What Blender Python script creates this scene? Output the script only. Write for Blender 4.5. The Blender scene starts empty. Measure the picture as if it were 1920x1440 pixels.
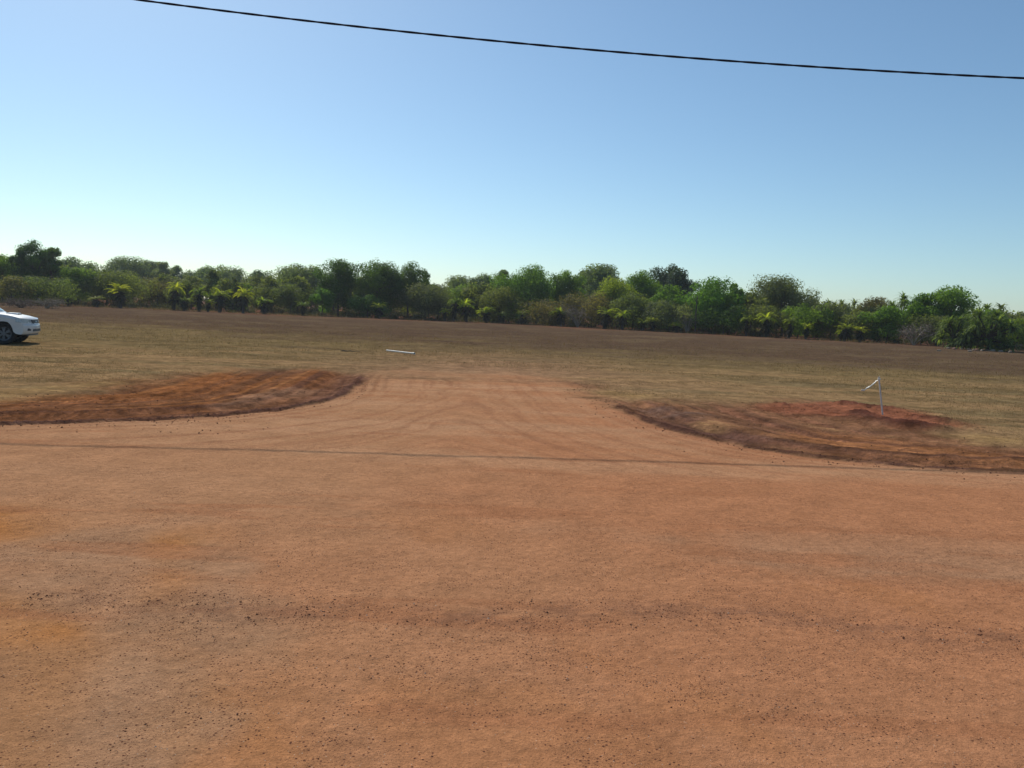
import bpy, bmesh, math
import numpy as np
from mathutils import Matrix, Vector

# ------------------------------------------------------------------ camera, sky, sun, exposure
SC = bpy.context.scene
COL = SC.collection
R = math.radians
CAM_H = 1.9
PITCH, ROLL = R(5.214), R(2.405)
SUN_AZ, SUN_EL = R(-30.0), R(42.0)          # azimuth from +Y, negative to the left

cam_data = bpy.data.cameras.new('camera'); cam = bpy.data.objects.new('camera', cam_data); COL.objects.link(cam)
cam_data.sensor_width = 36.0; cam_data.lens = 28.125; cam_data.clip_start = 0.1; cam_data.clip_end = 9000.0
cr, sr, cp, sp = math.cos(ROLL), math.sin(ROLL), math.cos(PITCH), math.sin(PITCH)
cx = Vector((cr, sr*sp, sr*cp)); cy_ = Vector((-sr, cr*sp, cr*cp)); cz = Vector((0, -cp, sp))
cam.matrix_world = Matrix(((cx.x, cy_.x, cz.x, 0), (cx.y, cy_.y, cz.y, 0), (cx.z, cy_.z, cz.z, CAM_H), (0, 0, 0, 1)))
SC.camera = cam

world = bpy.data.worlds.new('World'); SC.world = world; world.use_nodes = True
wn = world.node_tree.nodes; wl = world.node_tree.links
sky = wn.new('ShaderNodeTexSky'); sky.sky_type = 'NISHITA'; sky.sun_disc = False
sky.sun_elevation = SUN_EL; sky.sun_rotation = SUN_AZ
sky.altitude = 0.0; sky.air_density = 0.9; sky.dust_density = 0.5; sky.ozone_density = 5.0
bg = wn['Background']; bg.inputs['Strength'].default_value = 0.115
wb = wn.new('ShaderNodeMix'); wb.data_type = 'RGBA'; wb.blend_type = 'MULTIPLY'; wb.inputs['Factor'].default_value = 1.0; wb.inputs['B'].default_value = (0.975, 1.04, 0.955, 1)   # camera white balance
wl.new(sky.outputs['Color'], wb.inputs['A']); wl.new(wb.outputs['Result'], bg.inputs['Color'])

sun_data = bpy.data.lights.new('sun', 'SUN'); sun = bpy.data.objects.new('sun', sun_data); COL.objects.link(sun)
sun_data.energy = 3.6; sun_data.angle = R(0.53); sun_data.color = (1.0, 0.94, 0.84)
sdir = Vector((math.sin(SUN_AZ)*math.cos(SUN_EL), math.cos(SUN_AZ)*math.cos(SUN_EL), math.sin(SUN_EL)))
sun.rotation_euler = sdir.to_track_quat('Z', 'Y').to_euler(); sun.location = (-20, 20, 40)

vs = SC.view_settings
vs.view_transform = 'Standard'; vs.look = 'None'; vs.exposure = 0.0; vs.gamma = 1.0; vs.use_curve_mapping = False

# ------------------------------------------------------------------ measured positions, metres (x right, y forward)
CABLE_PLAN = (-0.00070, 17.9233); CABLE_Z = (0.002235, -0.05031, 7.6671)
# kind, foliage, x, y, height, width, crown base, label
TREES = [
    ('tree', 'dark', -73.17, 122.5, 9.82, 5.23, 0.3, 'tallest dark green tree on the left, its high lobed crown above all neighbours'),
    ('tree', 'dark', -69.87, 121.8, 8.62, 3.25, 0.3, 'slim dark green tree close against the right side of the tallest left tree'),
    ('tree', 'dark', -74.23, 120.3, 8.08, 3.21, 0.3, 'dark green tree close against the left side of the tallest left tree'),
    ('tree', 'green', -76.62, 120.0, 7.18, 6.08, 0.2, 'green tree cut by the left picture edge, behind the white pickup'),
    ('tree', 'grey', -89.3, 162.1, 9.19, 7.78, 0.3, 'thin-topped grey-green tree right of the tallest left tree, skyline falling away behind it'),
    ('tree', 'green', -64.85, 119.1, 5.73, 4.92, 0.15, 'leafy mid-green tree in front of the thin-topped grey-green tree'),
    ('shrub', 'olive', -64.6, 108.6, 4.02, 7.96, 0.05, 'broad olive thicket tree below the tallest left tree'),
    ('shrub', 'brown', -65.43, 104.2, 3.86, 4.86, 0.05, 'brownish olive shrub tree standing directly behind the pickup bonnet'),
    ('tree', 'grey', -93.69, 192.5, 11.2, 11.55, 0.3, 'round hazy grey-green tree on the skyline behind the leftmost yellow-headed palm'),
    ('tree', 'grey', -88.53, 195.7, 10.48, 6.52, 0.3, 'hazy grey-green tree right beside the round hazy one on the left skyline'),
    ('tree', 'grey', -82.34, 187.8, 10.0, 4.51, 0.3, 'small lone-knobbed hazy tree closing the left skyline group'),
    ('tree', 'olive', -60.78, 121.4, 5.78, 8.09, 0.1, 'olive-brown round tree directly behind the leftmost yellow-headed palm'),
    ('tree', 'grey', -79.87, 189.9, 9.36, 5.82, 0.3, 'hazy tree behind the second yellow-headed palm from the left'),
    ('tree', 'grey', -74.58, 194.1, 9.82, 8.28, 0.3, 'broad hazy tree above the third yellow-headed palm from the left'),
    ('tree', 'grey', -67.11, 188.3, 9.8, 8.28, 0.3, 'broad hazy tree above the fourth and fifth yellow-headed palms'),
    ('tree', 'grey', -58.67, 184.5, 8.97, 5.66, 0.3, 'last hazy tree before the notch in the left skyline'),
    ('tree', 'brown', -57.74, 129.7, 5.07, 6.57, 0.1, 'brown-olive tree between the first and second yellow-headed palms from the left'),
    ('tree', 'olive', -51.79, 127.0, 4.7, 5.93, 0.1, 'olive tree between the second and third yellow-headed palms'),
    ('tree', 'green', -45.56, 130.3, 4.75, 6.6, 0.1, 'green tree crown peeping over the fifth yellow-headed palm'),
    ('tree', 'olive', -39.21, 126.6, 4.38, 5.06, 0.08, 'low olive tree just left of the notch, behind the sixth palm'),
    ('tree', 'grey', -40.25, 148.8, 9.07, 9.13, 0.2, 'pale grey-green tree adjoining the left of the three dark green trees'),
    ('shrub', 'olive', -34.93, 124.8, 4.83, 6.65, 0.06, 'dull olive shrub tree in front of the pale grey-green tree'),
    ('tree', 'dark', -26.97, 122.4, 8.77, 6.37, 0.12, 'leftmost of the three big dark green trees left of centre'),
    ('tree', 'dark', -21.47, 124.2, 9.12, 7.12, 0.12, 'middle one of the three big dark green trees left of centre'),
    ('tree', 'dark', -16.76, 125.9, 9.09, 5.2, 0.15, 'rightmost of the three big dark green trees, thin twigs reaching right'),
    ('tree', 'dark', -14.31, 128.3, 7.66, 2.91, 0.3, 'wispy side tree at the right flank of the three big dark green trees'),
    ('shrub', 'green', -28.34, 118.1, 4.09, 3.46, 0.06, 'green bush tree at the left foot of the three dark green trees'),
    ('shrub', 'dark', -21.67, 118.0, 3.43, 5.51, 0.05, 'shaded dark green shrub at the foot of the middle dark green tree'),
    ('shrub', 'grey2', -13.0, 121.4, 5.62, 7.44, 0.06, 'grey-olive large-leaved shrub tree right of the three dark green trees'),
    ('tree', 'grey', -10.99, 162.0, 8.73, 7.13, 0.25, 'hazy olive tree first on the skyline right of the central gap'),
    ('tree', 'grey', -6.45, 160.5, 9.38, 5.99, 0.25, 'hazy olive tree second on the skyline right of the central gap'),
    ('tree', 'grey', -2.39, 157.0, 9.89, 4.6, 0.25, 'narrow hazy tree touching the left of the central bright green tree'),
    ('tree', 'green', -7.92, 136.2, 6.17, 7.26, 0.1, 'green tree behind the bright green bush at centre'),
    ('tree', 'green', 1.85, 125.0, 9.4, 8.33, 0.12, 'big bright green tree at the centre of the tree line'),
    ('shrub', 'olive', -2.4, 121.9, 5.76, 6.82, 0.08, 'large-leaved olive shrub tree at left foot of the central bright green tree'),
    ('tree', 'green', 7.83, 127.6, 8.8, 5.1, 0.15, 'mid-green tree touching the right of the central bright green tree'),
    ('tree', 'grey', 12.75, 149.8, 10.15, 4.99, 0.25, 'hazy green tree second right of the central bright green tree'),
    ('tree', 'grey', 15.62, 144.1, 11.11, 8.26, 0.25, 'high hazy green tree behind the yellow-green crowned tree'),
    ('tree', 'bright', 14.45, 119.2, 7.63, 6.36, 0.15, 'yellow-green crowned tree between centre and the dark bluish tree'),
    ('shrub', 'brown', 11.02, 115.1, 5.27, 7.21, 0.08, 'sparse brownish large-leaved shrub tree under the yellow-green crown'),
    ('shrub', 'brown', 4.91, 117.1, 3.9, 7.03, 0.05, 'dusky brown shrub at the foot of the central bright green tree'),
    ('tree', 'green', 19.16, 122.6, 9.01, 5.88, 0.15, 'mid-green tree just left of the dark bluish tree'),
    ('tree', 'blue', 26.13, 133.7, 10.84, 6.77, 0.2, 'dark bluish-green tree topping the skyline right of centre'),
    ('tree', 'green', 20.83, 112.5, 6.57, 4.95, 0.12, 'mid-green tree below the dark bluish-green tree'),
    ('shrub', 'olive', 16.41, 111.3, 5.18, 6.68, 0.05, 'grey-olive shrub tree below the trees left of the dark bluish one'),
    ('shrub', 'grey2', 20.44, 106.0, 4.38, 5.94, 0.05, 'grey-olive shrub tree just left of the bare pale trunk'),
    ('tree', 'green', 25.91, 106.8, 7.64, 6.55, 0.12, 'broad bright green dome-crowned tree right of the bare pale trunk'),
    ('tree', 'green', 28.83, 106.5, 6.84, 2.41, 0.2, 'small green lobe of tree at the right shoulder of the bright dome-crowned tree'),
    ('shrub', 'dark', 26.85, 103.0, 4.06, 6.18, 0.05, 'dark green shrub tree under the bright dome-crowned tree'),
    ('tree', 'grey2', 38.12, 114.3, 8.71, 8.54, 0.12, 'great grey-olive domed tree standing clear on the right skyline'),
    ('tree', 'grey2', 33.54, 112.1, 6.13, 4.48, 0.12, 'grey-olive tree forming the left shoulder of the great domed tree'),
    ('shrub', 'olive', 31.06, 100.7, 3.95, 5.37, 0.05, 'olive shrub tree below the left shoulder of the great domed tree'),
    ('shrub', 'green', 35.13, 99.5, 4.5, 5.97, 0.05, 'green shrub tree below the right side of the great domed tree'),
    ('shrub', 'grey2', 39.6, 100.5, 4.57, 5.63, 0.05, 'round grey-olive bush tree between the domed tree and the right-hand trees'),
    ('tree', 'brown', 48.47, 109.0, 6.1, 4.36, 0.1, 'brown-tinged olive tree left of the large spiky palm on the right'),
    ('shrub', 'olive', 41.59, 96.8, 3.85, 5.16, 0.05, 'dull olive shrub right of the round grey-olive bush'),
    ('shrub', 'green', 43.67, 94.0, 4.42, 5.02, 0.06, 'green leafy tree in front of the large large spiky palm on the right'),
    ('tree', 'green', 47.62, 93.9, 6.07, 4.51, 0.1, 'bright green left half of the tree pair at the far right'),
    ('tree', 'green', 50.45, 93.2, 7.09, 5.22, 0.1, 'tallest bright green tree of the pair at the far right'),
    ('shrub', 'olive', 47.41, 90.1, 3.48, 5.41, 0.03, 'dark olive shrub under the far right tree pair'),
    ('tree', 'bright', 52.82, 84.3, 3.45, 3.59, 0.2, 'yellow-green flat-topped tree at the right picture edge'),
    ('tree', 'green', 55.89, 93.7, 4.56, 4.99, 0.08, 'green tree behind the pandanus thicket on the right'),
    ('tree', 'olive', 59.39, 95.5, 3.96, 4.46, 0.08, 'olive tree at the right picture edge behind the yellow-green crown'),
    ('twig', 'twig', -52.93, 90.7, 1.08, 3.63, 0.03, 'grey-brown twiggy dry shrub on the field edge right of the pickup'),
    ('twig', 'twig', -54.35, 88.3, 0.87, 4.12, 0.03, 'dry brown twiggy shrub right behind the pickup nose'),
    ('twig', 'twig', 43.57, 87.5, 2.41, 4.55, 0.05, 'leafless pale grey bush before the far right tree pair'),
    ('twig', 'twig', 22.25, 103.5, 2.71, 4.14, 0.05, 'sparse speckled dry bush at the foot of the bare pale trunk'),
    ('twig', 'twig', 8.85, 112.4, 3.11, 4.95, 0.05, 'leafless grey bush left of the pair of bright palms right of centre'),
]
# x, y, height, width, variant, label
PALMS = [
    (-55.27, 112.4, 3.84, 2.8, 0, 'leftmost yellow-headed palm, standing clear against olive trees'),
    (-61.62, 110.7, 1.54, 2.13, 3, 'dark squat palm left of the leftmost yellow-headed palm'),
    (-58.46, 112.3, 1.7, 2.16, 3, 'dark squat green palm between the pickup side and the leftmost yellow-headed palm'),
    (-47.98, 112.9, 3.94, 2.56, 1, 'second yellow-headed palm from the left, thin head'),
    (-44.54, 113.1, 4.01, 2.69, 2, 'third yellow-headed palm from the left, loose drooping head'),
    (-41.68, 113.2, 3.91, 3.21, 0, 'fourth yellow-headed palm from the left, broad dark body'),
    (-38.43, 113.4, 3.68, 3.08, 1, 'fifth yellow-headed palm from the left, brightest single head'),
    (-35.46, 113.6, 2.69, 2.7, 2, 'sixth yellow-headed palm from the left, squat'),
    (-46.58, 112.9, 1.99, 2.3, 3, 'low green palm between the second and third yellow-headed palms'),
    (-43.28, 113.1, 1.98, 1.92, 3, 'low green palm squeezed between the third and fourth yellow-headed palms'),
    (-30.1, 113.9, 2.39, 2.58, 3, 'short dull palm left of the three dark green trees'),
    (-19.45, 115.3, 2.48, 2.35, 3, 'small dark palm below the middle dark green tree'),
    (-10.29, 116.7, 2.03, 2.12, 1, 'small spiky yellow palm right of the shade of the dark green trees'),
    (-8.91, 116.9, 3.94, 3.18, 2, 'bushy bright green palm left of the yellow feathery one at centre'),
    (-7.05, 117.2, 3.56, 3.05, 1, 'tall feathery yellow palm at centre left'),
    (-4.07, 117.6, 2.53, 2.93, 0, 'yellow-headed palm with orange tint, right of the tall feathery palm'),
    (-1.85, 117.9, 1.76, 2.27, 2, 'smallest yellow palm in the centre group'),
    (1.08, 116.5, 2.35, 2.64, 3, 'pale green dull palm under the central bright green tree'),
    (6.44, 113.0, 2.79, 2.95, 2, 'olive-headed palm right below the central bright green tree'),
    (12.19, 109.0, 3.29, 2.97, 0, 'left one of the pair of bright palms right of centre, orange dead frond'),
    (14.46, 107.4, 2.73, 2.68, 1, 'right one of the pair of bright palms right of centre'),
    (16.86, 105.6, 1.85, 2.27, 2, 'low yellow palm next right of the bright palm pair'),
    (18.08, 104.6, 2.05, 2.02, 3, 'dark low palm right of the low yellow palm'),
    (20.63, 102.6, 1.42, 2.09, 1, 'low yellow palm just left of the bare pale trunk'),
    (28.26, 97.7, 2.77, 2.25, 2, 'grey-yellow palm left below the great domed tree'),
    (30.4, 96.4, 3.38, 2.22, 1, 'tall loose yellow palm below the great domed tree'),
    (30.42, 96.5, 1.59, 1.67, 2, 'low yellow-orange palm at the foot of the tall loose one'),
    (32.48, 95.1, 3.09, 2.28, 2, 'shaggy green-yellow palm below the middle of the great domed tree'),
    (34.21, 94.1, 1.91, 1.81, 0, 'small bright palm at the right foot of the great domed tree'),
    (37.75, 91.7, 2.46, 2.02, 3, 'broad dark-bodied palm right of the round grey-olive bush'),
    (37.41, 92.0, 1.35, 1.41, 1, 'low yellow fan at the foot of the broad dark-bodied palm'),
    (39.11, 90.8, 1.87, 1.74, 0, 'rightmost bright yellow palm, beside the gap of red ground'),
]
SPIKY = [
    (47.15, 121.8, 5.74, 2.76, 3, 'leftmost spiky palm top on the low skyline right of the domed tree'),
    (48.78, 121.0, 5.72, 2.74, 3, 'middle spiky palm top on the low skyline right of the domed tree'),
    (50.36, 120.2, 5.85, 2.4, 2, 'rightmost spiky palm top on the low skyline right of the domed tree'),
    (48.39, 101.3, 6.21, 4.05, 5, 'large spiky palm left of the far right green tree pair'),
    (57.31, 98.3, 5.22, 2.62, 3, 'spiky palm on the skyline right of the far right tree pair'),
    (58.48, 97.5, 5.45, 2.86, 4, 'spiky palm on the skyline above the pandanus thicket'),
]
TRACKS = [
    [(-1.46, 22.1), (-1.36, 18.18), (-1.56, 14.67), (-2.05, 12.9), (-2.78, 11.61), (-3.98, 10.62)],
    [(0.42, 20.71), (-0.04, 16.06), (-0.7, 13.5), (-1.58, 11.94), (-2.84, 10.65)],
    [(-0.75, 16.27), (0.03, 14.07), (1.04, 12.5), (2.27, 11.43), (3.58, 10.7)],
    [(0.19, 18.22), (0.79, 14.31), (1.62, 12.39), (2.79, 11.34)],
    [(-3.95, 22.67), (-3.68, 20.32), (-3.31, 17.37)],
    [(-3.67, 22.43), (-3.38, 19.85), (-3.04, 17.48)],
    [(-2.49, 22.49), (-1.79, 20.6), (-1.27, 19.94)],
    [(-3.52, 14.64), (-4.33, 12.7), (-5.51, 11.58), (-6.93, 10.75)],
    [(2.15, 14.37), (2.89, 12.46), (4.06, 11.05), (5.36, 10.64)],
]

EDGE_L = [(-60, 8.2), (-20, 9.3), (-9.24, 10.09), (-8.21, 10.53), (-7.18, 11.14), (-6.31, 11.61), (-5.39, 12.19), (-4.67, 12.92), (-4.07, 13.82), (-3.62, 15.04), (-3.47, 16.74), (-3.72, 19.83), (-4.02, 22.63)]
EDGE_R = [(1.27, 23.87), (1.67, 20.83), (2.02, 17.6), (2.19, 15.77), (2.5, 14.13), (2.97, 12.86), (3.56, 11.89), (4.29, 11.26), (5.11, 10.89), (5.98, 10.74), (6.94, 10.65), (8.26, 10.68), (10.56, 10.82), (20, 11.2), (60, 12)]
DIST_L = [(-60, 11.5), (-20, 11.6), (-11.07, 12.11), (-10.15, 13.04), (-9.18, 14.26), (-8.69, 17.06), (-8.27, 19.6), (-7.6, 22.22), (-6.18, 23.06), (-4.03, 22.24)]
DIST_R = [(1.73, 21.62), (2.04, 18.97), (2.93, 18.16), (5.52, 19.14), (7.98, 19.83), (9.2, 18.51), (9.36, 15.44), (8.4, 14.61), (8.68, 13.69), (9.35, 13.31), (13.35, 13.75), (60, 14)]
PALE_L = [(-12, 12.2), (-9.33, 12.9), (-8.91, 13.6), (-8.72, 15.0), (-8.42, 17.45), (-8.9, 17.2), (-9.6, 15.2), (-11, 13.4)]
GREY_L = [(-5.26, 14.03), (-5.44, 15.95), (-5.13, 17.42), (-4.34, 18.02), (-4.21, 16.99), (-4.65, 15.1), (-5.04, 13.95)]
DARK_L = [(-7.84, 22.08), (-7.46, 23.18), (-6.08, 22.69), (-5.84, 21.26), (-7.26, 20.85)]
MOUND_R = [(5.45, 18.88), (6.87, 18.96), (7.87, 19.55), (8.57, 18.5), (9.55, 18.24), (9.31, 15.36), (8.25, 14.92), (7.39, 15.23), (7.0, 16.25), (5.71, 17.32)]
ORANGE_R = [(5.33, 14.63), (6.52, 13.99), (7.44, 13.1), (8.93, 12.71), (14, 12.6), (14, 11.4), (7.73, 10.96), (6.47, 11.34), (5.13, 11.81), (4.46, 13.43)]
GREY_R = [(2.55, 17.18), (3.28, 16.76), (4.03, 16.13), (3.54, 14.94), (2.76, 15.71)]
PALE_R = [(3.4, 14.75), (3.86, 15.04), (4.1, 14.27), (3.7, 13.64), (3.29, 13.84)]
PALE_R2 = [(5.62, 15.43), (6.81, 14.85), (8.08, 14.61), (9.26, 14.3), (16, 14.5), (16, 13.9), (10.55, 13.71), (8.48, 13.36), (6.96, 13.93), (6.13, 14.66)]
PALE_R3 = [(1.76, 20.15), (2.28, 19.96), (3.45, 19.79), (3.41, 18.79), (2.24, 18.45)]

# ------------------------------------------------------------------ helpers
def put(o, label=None, cat=None, group=None, kind=None):
    if label: o['label'] = label
    if cat: o['category'] = cat
    if group: o['group'] = group
    if kind: o['kind'] = kind
    return o
def link(name, me, mat=None, parent=None):
    o = bpy.data.objects.new(name, me); COL.objects.link(o)
    if mat is not None and me is not None and not me.materials: me.materials.append(mat)
    if parent is not None: o.parent = parent
    return o
def empty(name, loc=(0, 0, 0), rz=0.0):
    o = bpy.data.objects.new(name, None); COL.objects.link(o)
    o.location = loc; o.rotation_euler = (0, 0, rz); o.empty_display_size = 0.2
    return o
def mesh_np(name, V, F, smooth=False, attrs=None):
    """V (n,3), F (m,k) with one k for all; attrs: name -> per-vertex float or (n,4) colour"""
    V = np.ascontiguousarray(V, dtype=np.float32); F = np.ascontiguousarray(F, dtype=np.int32)
    me = bpy.data.meshes.new(name); m, k = F.shape
    me.vertices.add(len(V)); me.vertices.foreach_set('co', V.ravel())
    me.loops.add(m*k); me.loops.foreach_set('vertex_index', F.ravel())
    me.polygons.add(m); me.polygons.foreach_set('loop_start', np.arange(0, m*k, k, dtype=np.int32))
    me.polygons.foreach_set('use_smooth', np.full(m, smooth))
    me.update(calc_edges=True)
    for an, a in (attrs or {}).items():
        a = np.asarray(a, dtype=np.float32)
        if a.ndim == 1: me.attributes.new(an, 'FLOAT', 'POINT').data.foreach_set('value', a)
        else: me.attributes.new(an, 'FLOAT_COLOR', 'POINT').data.foreach_set('color', np.ascontiguousarray(a).ravel())
    return me
def _h(i, j, seed):
    n = (i.astype(np.int64)*374761393 + j.astype(np.int64)*668265263 + seed*1442695041) & 0x7fffffff
    n = ((n ^ (n >> 13))*1274126177) & 0x7fffffff
    return ((n ^ (n >> 16)) & 0xffff)/65535.0
def vnoise(x, y, seed=0):
    i = np.floor(x); j = np.floor(y); fx = x-i; fy = y-j
    fx = fx*fx*(3-2*fx); fy = fy*fy*(3-2*fy)
    a = _h(i, j, seed); b = _h(i+1, j, seed); c = _h(i, j+1, seed); d = _h(i+1, j+1, seed)
    return (a*(1-fx)+b*fx)*(1-fy) + (c*(1-fx)+d*fx)*fy
def fbm(x, y, seed=0, oct=4):
    s = 0; a = 0.5; t = 0
    for k in range(oct):
        s = s + a*vnoise(x, y, seed+k*17); t += a; a *= 0.5
        x, y = x*2.03*0.96 - y*2.03*0.28 + 3.1, x*2.03*0.28 + y*2.03*0.96 + 7.7
    return s/t
def sstep(e0, e1, v):
    t = np.clip((v-e0)/(e1-e0), 0, 1); return t*t*(3-2*t)
def seg_dist(x, y, pts):
    d = np.full(x.shape, 1e9)
    for (ax, ay), (bx, by) in zip(pts[:-1], pts[1:]):
        ex, ey = bx-ax, by-ay; L = ex*ex+ey*ey
        t = np.clip(((x-ax)*ex+(y-ay)*ey)/L, 0, 1)
        d = np.minimum(d, np.hypot(x-ax-t*ex, y-ay-t*ey))
    return d
def inside(x, y, poly):
    c = np.zeros(x.shape, bool); n = len(poly)
    for k in range(n):
        ax, ay = poly[k]; bx, by = poly[(k+1) % n]
        if ay == by: continue
        c ^= ((ay > y) != (by > y)) & (x < (bx-ax)*(y-ay)/(by-ay)+ax)
    return c
def sdf(x, y, poly):                       # positive inside
    d = seg_dist(x, y, list(poly)+[poly[0]])
    return np.where(inside(x, y, poly), d, -d)

# ------------------------------------------------------------------ materials
def new_mat(name):
    m = bpy.data.materials.new(name); m.use_nodes = True
    nt = m.node_tree; p = nt.nodes['Principled BSDF']; return m, nt, p
def simple(name, col, rough=0.6, metal=0.0, vary=0.12, scale=20.0, bump=0.0, coat=0.0):
    m, nt, p = new_mat(name); n, l = nt.nodes, nt.links
    tc = n.new('ShaderNodeTexCoord'); nz = n.new('ShaderNodeTexNoise'); nz.inputs['Scale'].default_value = scale; nz.inputs['Detail'].default_value = 5
    l.new(tc.outputs['Object'], nz.inputs['Vector'])
    mr = n.new('ShaderNodeMapRange'); mr.inputs['From Min'].default_value = 0.3; mr.inputs['From Max'].default_value = 0.7
    mr.inputs['To Min'].default_value = 1-vary; mr.inputs['To Max'].default_value = 1+vary
    l.new(nz.outputs['Fac'], mr.inputs['Value'])
    mx = n.new('ShaderNodeMix'); mx.data_type = 'RGBA'; mx.blend_type = 'MULTIPLY'; mx.inputs['Factor'].default_value = 1.0
    mx.inputs['A'].default_value = (*col, 1); l.new(mr.outputs['Result'], mx.inputs['B']); l.new(mx.outputs['Result'], p.inputs['Base Color'])
    p.inputs['Roughness'].default_value = rough; p.inputs['Metallic'].default_value = metal
    if coat: p.inputs['Coat Weight'].default_value = coat; p.inputs['Coat Roughness'].default_value = 0.08
    if bump:
        b = n.new('ShaderNodeBump'); b.inputs['Strength'].default_value = bump; b.inputs['Distance'].default_value = 0.02
        l.new(nz.outputs['Fac'], b.inputs['Height']); l.new(b.outputs['Normal'], p.inputs['Normal'])
    return m
def leaf_mat(name, dark, light, trans=0.35, tcol=None):
    """leaf colour runs dark..light by a per-leaf random value; some light passes through"""
    m, nt, p = new_mat(name); n, l = nt.nodes, nt.links
    at = n.new('ShaderNodeAttribute'); at.attribute_name = 'tint'
    oi = n.new('ShaderNodeObjectInfo')
    cr = n.new('ShaderNodeValToRGB'); cr.color_ramp.elements[0].color = (*dark, 1); cr.color_ramp.elements[1].color = (*light, 1)
    l.new(at.outputs['Fac'], cr.inputs['Fac'])
    hs = n.new('ShaderNodeHueSaturation'); hs.inputs['Value'].default_value = 1.14; l.new(cr.outputs['Color'], hs.inputs['Color'])
    mr = n.new('ShaderNodeMapRange'); mr.inputs['To Min'].default_value = 0.482; mr.inputs['To Max'].default_value = 0.518
    l.new(oi.outputs['Random'], mr.inputs['Value']); l.new(mr.outputs['Result'], hs.inputs['Hue'])
    p.inputs['Roughness'].default_value = 0.7; p.inputs['Specular IOR Level'].default_value = 0.115
    l.new(hs.outputs['Color'], p.inputs['Base Color'])
    tr = n.new('ShaderNodeBsdfTranslucent')
    tm = n.new('ShaderNodeMix'); tm.data_type = 'RGBA'; tm.blend_type = 'MULTIPLY'; tm.inputs['Factor'].default_value = 1.0
    l.new(hs.outputs['Color'], tm.inputs['A']); tm.inputs['B'].default_value = (*(tcol or (1.45, 1.55, 0.50)), 1)
    l.new(tm.outputs['Result'], tr.inputs['Color'])
    ms = n.new('ShaderNodeMixShader'); ms.inputs['Fac'].default_value = trans
    l.new(p.outputs['BSDF'], ms.inputs[1]); l.new(tr.outputs['BSDF'], ms.inputs[2]); l.new(ms.outputs['Shader'], n['Material Output'].inputs['Surface'])
    return m
LEAF = {
    'dark':   leaf_mat('leaf_dark', (0.036, 0.078, 0.016), (0.100, 0.175, 0.040), 0.48),
    'green':  leaf_mat('leaf_green', (0.062, 0.120, 0.020), (0.175, 0.270, 0.052), 0.54),
    'bright': leaf_mat('leaf_bright', (0.100, 0.155, 0.022), (0.250, 0.310, 0.056), 0.56),
    'olive':  leaf_mat('leaf_olive', (0.074, 0.094, 0.028), (0.200, 0.215, 0.074), 0.48),
    'grey':   leaf_mat('leaf_hazed', (0.105, 0.140, 0.066), (0.225, 0.270, 0.138), 0.46),  # far trees: distance haze is mixed into the leaf colour
    'grey2':  leaf_mat('leaf_grey_olive', (0.080, 0.098, 0.044), (0.195, 0.210, 0.100), 0.44),
    'blue':   leaf_mat('leaf_blue', (0.036, 0.062, 0.034), (0.090, 0.122, 0.070), 0.38),
    'brown':  leaf_mat('leaf_brown', (0.090, 0.082, 0.032), (0.230, 0.200, 0.082), 0.42),
    'twig':   leaf_mat('leaf_dry', (0.110, 0.085, 0.062), (0.230, 0.185, 0.140), 0.15, (1.1, 1.0, 0.8)),
    'palm':   leaf_mat('frond_yellow', (0.180, 0.220, 0.026), (0.500, 0.500, 0.080), 0.55, (1.2, 1.3, 0.4)),
    'palmg':  leaf_mat('frond_green', (0.100, 0.140, 0.026), (0.330, 0.370, 0.075), 0.50, (1.2, 1.3, 0.4)),
    'spiky':  leaf_mat('frond_spiky', (0.069, 0.106, 0.033), (0.188, 0.231, 0.081), 0.46),
    'skirt':  leaf_mat('frond_dead', (0.020, 0.022, 0.012), (0.060, 0.055, 0.030), 0.12, (1.1, 1.0, 0.7)),
    'under':  leaf_mat('leaf_under', (0.034, 0.040, 0.016), (0.120, 0.110, 0.045), 0.25),
    'grass':  leaf_mat('grass_dry', (0.105, 0.082, 0.034), (0.270, 0.185, 0.085), 0.3, (1.15, 1.1, 0.7)),
}
BARK = simple('bark', (0.075, 0.060, 0.048), 0.9, vary=0.35, scale=6, bump=0.5)
BARK_PALE = simple('bark_pale', (0.30, 0.26, 0.21), 0.85, vary=0.25, scale=6, bump=0.4)

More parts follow.
